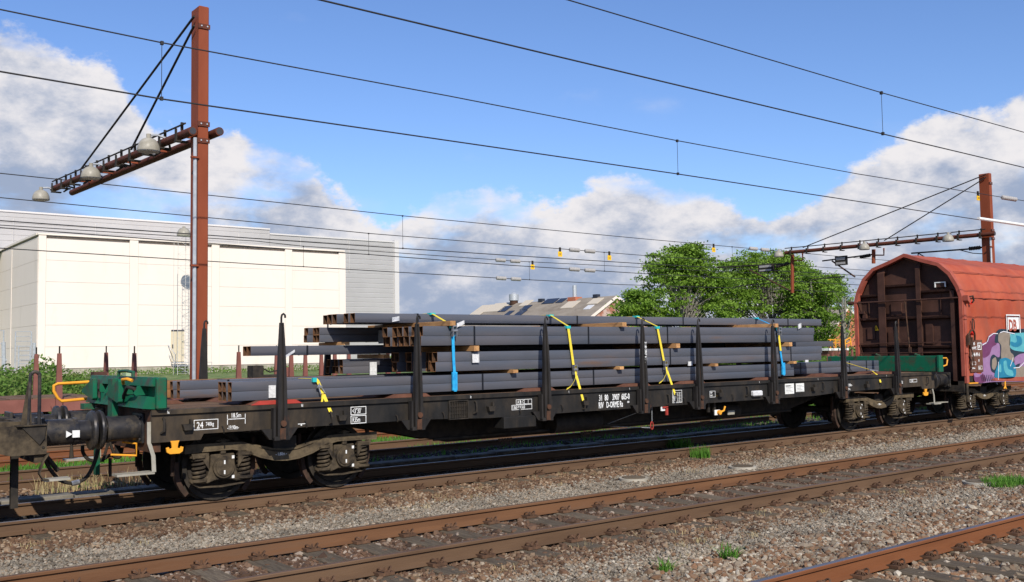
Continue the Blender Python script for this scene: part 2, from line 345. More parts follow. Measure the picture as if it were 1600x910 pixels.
# ---- ballast stones (geometry-nodes scatter of crushed stone)
def stone_mat(name, ramp):
    m = bpy.data.materials.new(name); m.use_nodes = True; N = m.node_tree.nodes; L = m.node_tree.links; b = N['Principled BSDF']; b.inputs['Roughness'].default_value = .9
    oi = N.new('ShaderNodeObjectInfo'); r = N.new('ShaderNodeValToRGB'); r.color_ramp.interpolation = 'LINEAR'
    while len(r.color_ramp.elements) > 1: r.color_ramp.elements.remove(r.color_ramp.elements[0])
    for i, (p, col) in enumerate(ramp):
        e = r.color_ramp.elements[0] if i == 0 else r.color_ramp.elements.new(p)
        e.position = p; e.color = (*col, 1)
    L.new(oi.outputs['Random'], r.inputs[0]); geo = N.new('ShaderNodeNewGeometry')
    n = N.new('ShaderNodeTexNoise'); n.inputs['Scale'].default_value = 1.3; n.inputs['Detail'].default_value = 4; L.new(geo.outputs['Position'], n.inputs['Vector'])
    mr = N.new('ShaderNodeMapRange'); L.new(n.outputs[0], mr.inputs[0]); mr.inputs[1].default_value = .3; mr.inputs[2].default_value = .7; mr.inputs[3].default_value = .7; mr.inputs[4].default_value = 1.25
    hs = N.new('ShaderNodeHueSaturation'); L.new(r.outputs[0], hs.inputs['Color']); L.new(mr.outputs[0], hs.inputs['Value']); L.new(hs.outputs[0], b.inputs['Base Color'])
    return m
SG = stone_mat('grey_chippings', [(0, (0.086, 0.066, 0.045)), (.3, (0.180, 0.154, 0.117)), (.6, (0.266, 0.230, 0.177)), (.85, (0.216, 0.151, 0.094)), (1, (0.396, 0.349, 0.277))])
SB = stone_mat('brown_ballast', [(0, (0.058, 0.031, 0.016)), (.4, (0.122, 0.064, 0.033)), (.7, (0.170, 0.104, 0.057)), (.9, (0.224, 0.153, 0.094)), (1, (0.286, 0.227, 0.162))])
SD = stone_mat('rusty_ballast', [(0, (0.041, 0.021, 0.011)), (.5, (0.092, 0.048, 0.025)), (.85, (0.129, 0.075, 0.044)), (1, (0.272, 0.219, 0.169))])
SK = stone_mat('shade_dark_ballast', [(0, (.02, .016, .013)), (.6, (.05, .04, .032)), (1, (.09, .075, .06))])  # near-black palette: the loaded wagon's shade put into the stone colour
SM = stone_mat('mixed_ballast', [(0, (0.079, 0.043, 0.023)), (.3, (0.198, 0.103, 0.051)), (.55, (0.172, 0.133, 0.092)), (.8, (0.264, 0.206, 0.143)), (1, (0.409, 0.363, 0.289))])
def scatter(name, pts, scl, m, label, flatz=.75):
    me = bpy.data.meshes.new(name); me.from_pydata(pts.tolist(), [], []); me.materials.append(m)
    a = me.attributes.new('sz', 'FLOAT', 'POINT'); a.data.foreach_set('value', scl.astype(np.float32))
    rt = me.attributes.new('rt', 'FLOAT_VECTOR', 'POINT'); rr = np.stack([rng.uniform(-.6, .6, len(pts)), rng.uniform(-.6, .6, len(pts)), rng.uniform(0, 6.28, len(pts))], 1)
    rt.data.foreach_set('vector', rr.astype(np.float32).ravel())
    o = bpy.data.objects.new(name, me); COL.objects.link(o)
    gt = bpy.data.node_groups.new('stones', 'GeometryNodeTree')
    gt.interface.new_socket('Geometry', in_out='INPUT', socket_type='NodeSocketGeometry'); gt.interface.new_socket('Geometry', in_out='OUTPUT', socket_type='NodeSocketGeometry')
    N = gt.nodes; L = gt.links; gi = N.new('NodeGroupInput'); go = N.new('NodeGroupOutput')
    join = N.new('GeometryNodeJoinGeometry')
    for k in range(5):
        ic = N.new('GeometryNodeMeshIcoSphere'); ic.inputs['Radius'].default_value = .5; ic.inputs['Subdivisions'].default_value = 1
        rv = N.new('FunctionNodeRandomValue'); rv.data_type = 'FLOAT_VECTOR'; rv.inputs[0].default_value = (-.16,)*3; rv.inputs[1].default_value = (.16,)*3; rv.inputs['Seed'].default_value = k*7+3
        sp = N.new('GeometryNodeSetPosition'); L.new(ic.outputs[0], sp.inputs[0]); L.new(rv.outputs[0], sp.inputs['Offset'])
        tr = N.new('GeometryNodeTransform'); L.new(sp.outputs[0], tr.inputs[0]); tr.inputs['Scale'].default_value = (1.15-.1*k, .95, flatz)
        sm = N.new('GeometryNodeSetMaterial'); sm.inputs['Material'].default_value = m; L.new(tr.outputs[0], sm.inputs[0])
        ss = N.new('GeometryNodeSetShadeSmooth'); ss.inputs['Shade Smooth'].default_value = False; L.new(sm.outputs[0], ss.inputs[0])
        g2 = N.new('GeometryNodeGeometryToInstance'); L.new(ss.outputs[0], g2.inputs[0]); L.new(g2.outputs[0], join.inputs[0])
    ip = N.new('GeometryNodeInstanceOnPoints'); L.new(gi.outputs[0], ip.inputs['Points']); L.new(join.outputs[0], ip.inputs['Instance']); ip.inputs['Pick Instance'].default_value = True
    na = N.new('GeometryNodeInputNamedAttribute'); na.data_type = 'FLOAT'; na.inputs[0].default_value = 'sz'; L.new(na.outputs[0], ip.inputs['Scale'])
    nb = N.new('GeometryNodeInputNamedAttribute'); nb.data_type = 'FLOAT_VECTOR'; nb.inputs[0].default_value = 'rt'; L.new(nb.outputs[0], ip.inputs['Rotation'])
    L.new(ip.outputs[0], go.inputs[0])
    md = o.modifiers.new('stones', 'NODES'); md.node_group = gt
    return setp(o, label, 'gravel', kind='stuff')
def zone(y0, y1, dens, size, zf, xa=None, xb=None, fade=14):
    """random points between two distances; density thins and stones grow a little far off"""
    out = []; sz = []
    x0 = max(-3, .12*y0-2.5) if xa is None else xa
    x1 = 2.45*y1+3 if xb is None else xb
    x = x0
    while x < x1:
        w = 1.0; k = 1+max(0, x-fade)/18; n = int(dens*(y1-y0)*w/k**2)
        px = rng.uniform(x, x+w, n); py = rng.uniform(y0, y1, n); s = size*k*rng.lognormal(0, .28, n)
        pz = np.array([zf(a, b) for a, b in zip(px, py)])+rng.uniform(-.3, .25, n)*s
        out.append(np.stack([px, py, pz], 1)); sz.append(s); x += w
    return np.concatenate(out), np.concatenate(sz)
def cat_(*z): return np.concatenate([a[0] for a in z]), np.concatenate([a[1] for a in z])
Z0 = lambda a, b: -.19
def ribs(xx, yy): return -.185+.02*math.sin(xx*9.7)*math.sin(yy*5)
# soft-edged grey path between the first and second track
def soft(z, y0, y1, s=.25):
    p, q = z; k = (p[:, 1] > y0+rng.normal(0, s, len(p))) & (p[:, 1] < y1+rng.normal(0, s, len(p))); return p[k], q[k]
scatter('gravel_path', *cat_(soft(zone(9.6, 12.3, 1500, .029, Z0), 9.95, 11.75, .2), soft(zone(5.9, 8.0, 1700, .027, Z0), 6.5, 7.5, .25)), SG, 'fine grey chippings forming a walkway strip between the tracks')
scatter('brown_ballast', *cat_(soft(zone(11.3, 13.0, 900, .044, Z0), 11.75, 12.9, .2), soft(zone(6.6, 8.35, 950, .043, Z0), 7.35, 8.3, .2), zone(15.9, 17.2, 230, .05, Z0, -1, 8, fade=10), zone(17.2, 17.5, 200, .05, Z0, fade=10), zone(18.9, 23.2, 110, .055, lambda a, b: ground_z(b), fade=10)), SB, 'coarse brown ballast heaped beside the sleepers')
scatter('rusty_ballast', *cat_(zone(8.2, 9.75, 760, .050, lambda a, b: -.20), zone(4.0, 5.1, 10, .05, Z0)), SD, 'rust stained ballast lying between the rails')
scatter('shade_dark_ballast', *cat_(zone(12.95, 15.3, 330, .055, Z0), zone(15.9, 17.2, 230, .05, Z0, 8, 40, fade=10)), SK, 'ballast coloured dark for the shade under and behind the loaded wagon')  # dark-coloured stones laid where the wagon and load shade the ground
scatter('coarse_ballast', *cat_(soft(zone(5.0, 7.0, 1050, .050, Z0, -1, 20), 5.3, 6.5, .25), zone(3.4, 5.25, 800, .049, lambda a, b: -.2, -1, 15)), SM, 'coarse mixed pink and grey ballast along the nearest rail')

# ================================================================= TRACKS
def rail_profile(y):
    h = .159; p = [(-.07, 0), (.07, 0), (.07, .011), (.012, .028), (.009, .118), (.035, .13), (.036, .152), (.028, .159), (-.028, .159), (-.036, .152), (-.035, .13), (-.009, .118), (-.012, .028), (-.07, .011)]
    return [(y+a, b) for a, b in p]
def clip_mesh():
    m = MB()
    m.box(-.085, .085, -.03, .09, -.01, .02)
    for sx in (-1, 1):
        pts = []
        for i in range(11):
            a = i/10*math.pi*1.55-.4; pts.append((sx*(.03+.035*math.sin(a*.9)), .02+.045*math.cos(a)+.02, .035+.028*math.sin(a*1.3)))
        m.tube(pts, .0095, 5)
    m.tube([(0, .045, .0), (0, .045, .062)], .012, 6)
    me = m.build('rail_clip', CLIP, origin=(0, 0, 0)); r = me.data; bpy.data.objects.remove(me); return r
CLIPM = clip_mesh()
def sleeper_mesh():
    m = MB(); m.prism([(-.13, -.16), (.13, -.16), (.13, -.012), (.105, .0), (-.105, .0), (-.13, -.012)], 'y', -1.25, 1.25)
    o = m.build('sleeper', SLEEP, origin=(0, 0, 0)); r = o.data; bpy.data.objects.remove(o); return r
SLM = sleeper_mesh()
def track(yc, zr, x0, x1, xs0, xs1, rm, tm, clips=True, label_='', step=.6, near=None):
    t = bpy.data.objects.new('railway_track', None); COL.objects.link(t); t.location = (0, yc, zr-.159); setp(t, kind='structure')
    for k, s in enumerate((-1, 1)):
        mb = MB(); poly = [(a, b+zr-.159) for a, b in rail_profile(yc+s*.753)]
        mb.prism(poly, 'x', x0, x1)
        mi = [0]*len(mb.m); mi[7] = 1; mb.m = mi
        mb.build('rail', [rm[k], tm[k]], t)
    x = xs0; i = 0
    while x < xs1:
        s_ = put('sleeper', SLM, t, (x, yc, zr-.165))
        s_.rotation_euler = (0, 0, random.uniform(-.01, .01))
        if clips and x < clips:
            for r in (-1, 1):
                for side in (-1, 1):
                    if near is not None and (r, side) not in near: continue
                    y = yc+r*.753+side*.075
                    q = put('rail_clip', CLIPM, t, (x, y, zr-.15), (0, 0, 0 if side > 0 else math.pi))
        x += step
    return t
track(4.46, 0, -20, 90, -1, 24, (RAILO, RAILO), (RAILTOP, STEEL), clips=22)
track(8.98, 0, -20, 120, -.6, 42, (RAILB, RAILR), (RAILTOP, RAILTOP), clips=36, near=((-1, -1), (1, -1)))
track(YC, 0, -30, 200, -.2, 60, (RAILB, RAILB), (STEEL, STEEL), clips=48, near=((-1, -1),))
track(18.12, -.03, -30, 200, 0, 40, (RAILB, RAILB), (RAILTOP, RAILTOP), clips=0)
track(22.6, -.12, -30, 200, 0, 40, (RAILO, RAILO), (RAILTOP, RAILTOP), clips=0)
track(27.1, -.27, -30, 200, 0, 40, (RAILB, RAILB), (RAILTOP, RAILTOP), clips=0)

# cable trough behind the first track
t = thing('cable_trough', 'low concrete cable trough behind the coupled flat wagons', 'trough', (0, 15.6, -.2))
for i in range(36):
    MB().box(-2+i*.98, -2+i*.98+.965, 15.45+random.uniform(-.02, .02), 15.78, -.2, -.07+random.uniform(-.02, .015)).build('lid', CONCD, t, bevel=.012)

# ================================================================= FLAT WAGON (main)
def sole_poly(a=XL, b=XR):
    return [(a, .86), (a+.62, .86), (a+.66, .935), (8.0, .93), (9.2, .885), (17.8, .885), (18.9, .93), (b-.62, .94), (b-.56, .87), (b, .87), (b, 1.265), (a, 1.265)]
WG = thing('flat_wagon', 'long black bogie flat wagon carrying the stacked steel tubes', 'wagon', (13.35, YC, 0))
for (ya, yb) in ((YN, YN+.05), (YF-.05, YF)):
    MB().prism(sole_poly(), 'y', ya, yb).build('solebar', BLK, WG)
mb = MB(); mb.box(XL-.01, XR+.01, YN-.035, YN-.001, 1.205, 1.262); mb.box(XL+.7, XR-.7, YN-.03, YN-.001, .89, .905) if 0 else None
mb.build('solebar_flange', BLK, WG)
for i in range(13):
    y0 = YN+.06+i*.196
    MB().box(XL+.14, XR-.14, y0, y0+.186, 1.225, 1.262+.004*random.random()).build('deck_plank', OLDW, WG)
for a, b in ((XL, XL+.13), (XR-.13, XR)):
    MB().box(a, b, YN+.052, YF-.052, .74, 1.262).build('headstock', RUSTBR if a == XL else BLK, WG)
MB().prism([(6.6, .95), (7.8, .72), (9.0, .47), (17.7, .47), (18.9, .72), (20.1, .95), (20.1, 1.2), (6.6, 1.2)], 'y', 13.2, 13.28).build('centre_sill', BLK2, WG)
MB().prism([(6.6, .95), (7.8, .72), (9.0, .47), (17.7, .47), (18.9, .72), (20.1, .95), (20.1, 1.2), (6.6, 1.2)], 'y', 14.02, 14.1).build('centre_sill', BLK2, WG)
for i in range(13):
    x = 5+i*1.39
    MB().box(x, x+.05, YN+.052, YF-.052, .96, 1.22).build('cross_member', BLK2, WG)
MB().cyl((11.0, 12.95, .66), (12.1, 12.95, .66), .17, 20).build('air_reservoir', BLK2, WG, smooth=True)
MB().cyl((15.2, 12.9, .66), (15.9, 12.9, .66), .16, 20).build('brake_cylinder', BLK2, WG, smooth=True)
MB().tube([(8.6, 13.0, .55), (17.9, 13.0, .55)], .025, 6).build('brake_rod', BLK2, WG)

def buffer(parent, xh, xd, y, mark=False):
    """xh headstock face, xd buffer head face"""
    s = 1 if xd > xh else -1; z = 1.03
    b = MB().box(min(xh, xh+s*.035), max(xh, xh+s*.035), y-.2, y+.2, z-.19, z+.19)
    for a in (-.15, .15):
        for q in (-.14, .14): b.cyl((xh+s*.035, y+a, z+q), (xh+s*.06, y+a, z+q), .022, 6)
    bu = b.build('buffer', BUF, parent, bevel=.008)
    MB().cyl((xh+s*.035, y, z), (xh+s*.40, y, z), .158, 28).cyl((xh+s*.385, y, z), (xh+s*.43, y, z), .168, 28).build('casing', BUF, bu, smooth=True)
    L = abs(xd-xh); MB().cyl((xh+s*.43, y, z), (xh+s*(L-.05), y, z), .128, 24).build('plunger', BUF, bu, smooth=True)
    ds = [(0, .19), (.01, .235), (.035, .245), (.055, .24)]; m = MB()
    m.tube([(xd-s*.06+s*a, y, z) for a, r in ds], [r for a, r in ds], 32); m.build('buffer_head', BUF, bu, smooth=True)
    return bu
for y in (YC-.875, YC+.875):
    buffer(WG, XL, 3.46, y); buffer(WG, XR, 23.33, y)

def stanchion_set(x, side, parent, label=None):
    s = side; y = YN-.035 if s < 0 else YF+.035; yo = lambda d: y+s*d   # d outward
    # pocket bracket
    mb = MB(); mb.prism([(x-.26, .94), (x+.26, .94), (x+.15, .80), (x-.15, .80)], 'y', *(sorted((yo(-.03), yo(.03)))))
    mb.box(x-.11, x+.11, *sorted((yo(.03), yo(.10))), .79, .84); mb.box(x-.12, x-.09, *sorted((yo(.0), yo(.09))), .82, 1.22); mb.box(x+.075, x+.105, *sorted((yo(.0), yo(.09))), .82, 1.12)
    br = mb.build('stanchion_bracket', STAN, parent)
    st = MB(); ya, yb = yo(.03), yo(.11)
    zs = [.84, 1.2, 1.6, 2.0, 2.36]; wx = [.062, .068, .060, .047, .028]; dy = [.075, .078, .066, .05, .03]; k = len(st.v)
    prof = lambda w, d: [(-w, 0), (-w, d), (-w*.35, d), (-w*.2, d*.55), (w*.2, d*.55), (w*.35, d), (w, d), (w, 0)]
    for z, w, d in zip(zs, wx, dy):
        for px, py in prof(w, d): st.v.append((x+px+.01*(z-.84), yo(.028+py), z))
    for i in range(4):
        for j in range(8): st.f.append([k+i*8+j, k+i*8+(j+1) % 8, k+i*8+8+(j+1) % 8, k+i*8+8+j]); st.m.append(0)
    st.f.append([k+32+j for j in range(8)]); st.m.append(0); st.f.append([k+j for j in range(8)]); st.m.append(0)
    sh = st.build('stanchion', STAN, parent)
    xx = x+.015; hk = [(xx-.004, yo(.045), 2.34), (xx-.004, yo(.045), 2.43), (xx+.004, yo(.045), 2.465), (xx+.026, yo(.045), 2.482), (xx+.05, yo(.045), 2.462), (xx+.052, yo(.045), 2.425)]
    MB().tube(hk, .014, 8).build('hook', STAN, sh, smooth=True)
    MB().cyl((x+.012, yo(.09), 1.01), (x+.012, yo(.125), 1.01), .042, 14).build('pivot_bolt', RUSTBR, sh, smooth=True)
    MB().box(x-.035, x+.045, *sorted((yo(.08), yo(.112))), .80, .95).build('heel', RUSTBR, sh)
for x in ST:
    stanchion_set(x, -1, WG); stanchion_set(x, 1, WG)
    red = x < 6
    for a in ((x,)):
        pass
    mb = MB(); ta = [(x-.36, 1.267), (x+.33, 1.267), (x+.24, 1.318), (x-.24, 1.318)]
    mb.prism(ta, 'y', YN+.04, YF-.04); mb.build('bunk', BUNK, WG)
    if red: MB().prism([(x-.38, 1.262), (x+.36, 1.262), (x+.26, 1.317), (x-.26, 1.317)], 'y', YN+.0, YN+.036).build('red_end_plate', REDP, WG)
for x in (4.55,): MB().prism([(x-.3, 1.267), (x+.3, 1.267), (x+.2, 1.318), (x-.2, 1.318)], 'y', 13.6, YF-.04).build('bunk', BUNK, WG)
# lashing brackets, rings, hooks along the solebar
def lash(x, z=1.07):
    MB().prism([(x-.07, z), (x+.07, z), (x+.045, z-.075), (x-.05, z-.075)], 'y', YN-.075, YN).box(x+.03, x+.055, YN-.05, YN, z, z+.06).build('lashing_bracket', BLK2, WG)
def hookl(x, z=.97):
    MB().tube([(x, YN-.01, z+.05), (x, YN-.045, z+.04), (x+.01, YN-.05, z-.01), (x+.015, YN-.03, z-.045)], .009, 6).build('rope_hook', BLK2, WG, smooth=True)
def ring(x, z=1.07):
    MB().tube([(x, YN-.01, z+.09), (x, YN-.05, z+.075), (x, YN-.06, z), (x, YN-.055, z-.07), (x-.03, YN-.01, z-.10)], .016, 8).build('rope_ring', BLK2, WG, smooth=True)
for x in (4.42, 6.60, 9.22, 11.22, 14.72, 17.75, 19.75): lash(x)
for x in (4.88, 6.05, 7.5, 8.32, 9.8, 10.7, 13.7, 15.1, 18.45, 21.2): hookl(x)
for x in (4.12, 8.93, 15.55, 18.1, 22.35): ring(x)
ring(13.28, 1.0)
x, z = P(716, 641, YN)
mb = MB()
for k in range(8): mb.box(8.45+k*.044, 8.45+k*.044+.007, YN-.02, YN-.004, .915, 1.175)
for k in range(5): mb.box(8.45, 8.77, YN-.024, YN-.02, .93+k*.055, .936+k*.055)
frame_rect(mb, 8.43, 8.79, .90, 1.19, YN-.004, .015, .03); mb.build('grille', BLK2, WG)
MB().box(9.47, 10.13, YN-.05, YN+.25, .70, .884).build('tool_box', BLK, WG, bevel=.01)
# identification lettering
def boxed(s, x, z, w, h, th, sx=.7):
    mb = MB(); frame_rect(mb, x, x+w, z, z+h, YN-.001, .009, .003); mb.build('lettering_frame', WHT, WG); text(s, x+w*.1, YN-.0035, z+(h-th)*.5, th, WG, sx=sx)
Yt = YN-.0035
XP = lambda px: P(px, 645, YN)[0]
text('24', 4.545, Yt, 1.005, .085, WG, sx=.75); text('740kg', 4.665, Yt, 1.03, .052, WG, sx=.62)
mb = MB(); frame_rect(mb, 4.51, 4.83, .985, 1.115, YN-.001, .008); mb.build('lettering_frame', WHT, WG)
text('18.5m', 5.0, Yt, 1.118, .062, WG, sx=.66)
mb = MB(); mb.box(4.95, 5.20, YN-.003, YN, 1.095, 1.104); mb.box(4.95, 4.958, YN-.003, YN, 1.03, 1.16); mb.box(5.192, 5.20, YN-.003, YN, 1.03, 1.16); mb.build('dimension_mark', WHT, WG)
text('-19.90m-', 4.95, Yt, .965, .055, WG, sx=.58)
text('le', 4.16, YN-.0385, 1.214, .04, WG); text('ld', 5.98, YN-.0385, 1.214, .04, WG); text('lc', 8.82, YN-.0385, 1.214, .04, WG)
for x in (10.85, 12.28, 14.2, 15.92, 17.9, 20.55): text('l', x, YN-.0385, 1.214, .04, WG)
boxed('<3°30\'', 6.76, 1.06, .25, .115, .075, .52); boxed('R35m', 6.76, .935, .25, .115, .075, .52)
mb = MB(); mb.box(5.95, 6.06, YN-.003, YN, .975, .985); mb.box(5.99, 6.01, YN-.003, YN, .955, .975); mb.build('anchor_mark', WHT, WG)
# load table A B C / S
mb = MB(); frame_rect(mb, 9.75, 10.08, 1.07, 1.15, YN-.001, .007); frame_rect(mb, 9.66, 10.08, .985, 1.065, YN-.001, .007)
for x in (9.83, 9.92, 10.0): mb.box(x, x+.006, YN-.003, YN, 1.07, 1.15)
mb.build('load_table', WHT, WG); text('A  B  C', 9.78, Yt, 1.085, .052, WG, sx=.6); text('S 36,0 46,0 54,0', 9.675, Yt, 1.0, .052, WG, sx=.55)
text('31  80    3907  605-0', 11.57, Yt, 1.05, .105, WG, sx=.60, boldness=.025); text('RIV   D-ORME Rs', 11.56, Yt, .925, .105, WG, sx=.55, boldness=.025); text('688', 12.25, Yt, .985, .035, WG)
mb = MB(); frame_rect(mb, 13.42, 13.68, .93, 1.16, YN-.001, .007)
for k in range(4): mb.box(13.42+.05*k+.04, 13.42+.05*k+.045, YN-.003, YN, .94, 1.12)
for k in range(7): mb.box(13.43, 13.67, YN-.0032, YN-.001, .945+k*.028, .949+k*.028)
mb.build('load_table', WHT, WG)
for k in range(6): text('%d,%d t %d,%d' % (30+k, k, 40+k*2, 9-k), 13.44, Yt-.001, .952+k*.028, .018, WG, sx=.75)
mb = MB(); frame_rect(mb, 14.46, 14.62, .99, 1.11, YN-.001, .007); mb.build('lettering_frame', WHT, WG); text('REV', 14.48, Yt, 1.06, .032, WG); text('0812', 14.48, Yt, 1.01, .032, WG)
YL = mat('yellow_lettering', c(.7, .45, .05)); text('@ 897', 14.66, Yt, 1.005, .05, WG, m=YL, sx=.75)
text('UIC  St', 21.09, Yt, 1.03, .07, WG, sx=.7); boxed('17.5.08', 21.60, 1.045, .32, .075, .045, .62)
text('2  -1.80m-', 18.98, Yt, 1.04, .06, WG, sx=.7); text('R35m', 19.02, Yt, .96, .05, WG)
text('31 80 3907 605-0', 12.605, YN-.12, 2.06, .048, WG, sx=.8, rot=math.pi/2, boldness=.03)
for x, lbl in ((16.80, 0), (17.17, 1)):
    o = MB().box(x, x+.30-.02*lbl, YN-.006, YN, .96+.03*lbl, 1.17-.005*lbl).build('paper_label', PAPER, WG)
    m2 = MB()
    for k in range(5): m2.box(x+.03, x+.26-.04*(k % 3), YN-.0075, YN-.006, 1.0+.03*k, 1.006+.03*k)
    m2.box(x+.02, x+.18, YN-.0075, YN-.006, 1.115, 1.135) if not lbl else None; m2.build('print', INK, o)
MB().box(15.68, 15.97, YN-.09, YN, .96, 1.07).build('white_tail_lamp', TAG, WG, bevel=.02)
# hand brake lever, changeover handles, pull wires
hb = MB().box(13.12, 13.24, YN+.0, YN+.02, .80, .875).build('brake_plate', WHT, WG); MB().box(13.22, 13.27, YN-.03, YN, .72, .86).box(13.14, 13.27, YN-.03, YN-.01, .85, .88).build('brake_handle', REDP, hb)
hb = MB().box(14.66, 14.80, YN+.05, YN+.07, .64, .74).build('changeover_plate', WHT, WG); MB().tube([(14.76, YN+.02, .69), (14.86, YN, .72), (14.9, YN, .80)], .018, 8).cyl((14.76, YN, .69), (14.76, YN+.05, .69), .045, 12).build('changeover_lever', YEL, hb)
mb = MB(); mb.tube([(12.98, YN+.1, .88), (12.975, YN+.1, .62)], .005, 5); mb.tube([(12.5, 13.2, .52), (12.95, YN+.1, .5)], .006, 5); mb.tube([(12.45, 13.2, .52), (12.95, YN+.1, .87)], .006, 5)
pw = mb.build('pull_wire', GALV, WG); lp = [(12.97+.035*math.cos(a), YN+.1, .54+.07*math.sin(a)) for a in np.linspace(0, 6.2, 14)]; MB().tube(lp, .009, 6).build('pull_ring', REDP, pw, smooth=True)
MB().box(15.35, 15.55, YN+.3, YN+.32, .60, .68).build('tag_plate', LAMPM, WG)
for x in (14.55, 14.72): MB().box(x, x+.05, YN+.12, YN+.16, .70, .89).build('hanger', BLK2, WG)
# step gratings under the middle
for x in (9.9, 11.75, 14.95):
    m2 = MB()
    for r in range(3):
        for k in range(5): m2.box(x+k*.06, x+k*.06+.045, 13.0, 13.012, .42+r*.035, .44+r*.035)
    m2.build('plate_perforation', RUSTBR, WG)
# yellow corner hooks
def corner_hook(x, parent, z=.87):
    pl = [(x-.06, z), (x+.06, z), (x+.045, z-.03), (x+.035, z-.09), (x+.065, z-.10), (x+.075, z-.075), (x+.11, z-.085), (x+.10, z-.14), (x+.06, z-.165), (x-.06, z-.165), (x-.10, z-.14), (x-.11, z-.085), (x-.075, z-.075), (x-.065, z-.10), (x-.035, z-.09), (x-.045, z-.03)]
    MB().prism(pl, 'y', YN-.01, YN+.02).build('towing_hook', YEL, parent, bevel=.004)
corner_hook(4.27, WG); corner_hook(22.30, WG)
# corner steps
def step(x0, y0, parent, s=-1):
    MB().ribbon([(x0+.0, y0-.01, 1.12), (x0, y0-.015, .86), (x0+.05, y0-.02, .70), (x0+.06, y0-.02, .50)], .05, .012, (1, 0, 0)).build('step_hanger', LAMPM, parent)
    MB().box(min(x0+.07, x0+s*.38), max(x0+.07, x0+s*.38), y0-.02, y0+.2, .475, .50).build('step_board', LAMPM, parent)
step(3.96, 12.37, WG); step(3.96, 14.75, WG); step(22.66, 12.37, WG, 1)
MB().tube([(3.80, 12.9, .85), (3.93, 12.75, .83), (3.93, 12.75, .68), (3.66, 12.9, .70)], .014, 8).build('yellow_handle', YEL, WG, smooth=True)

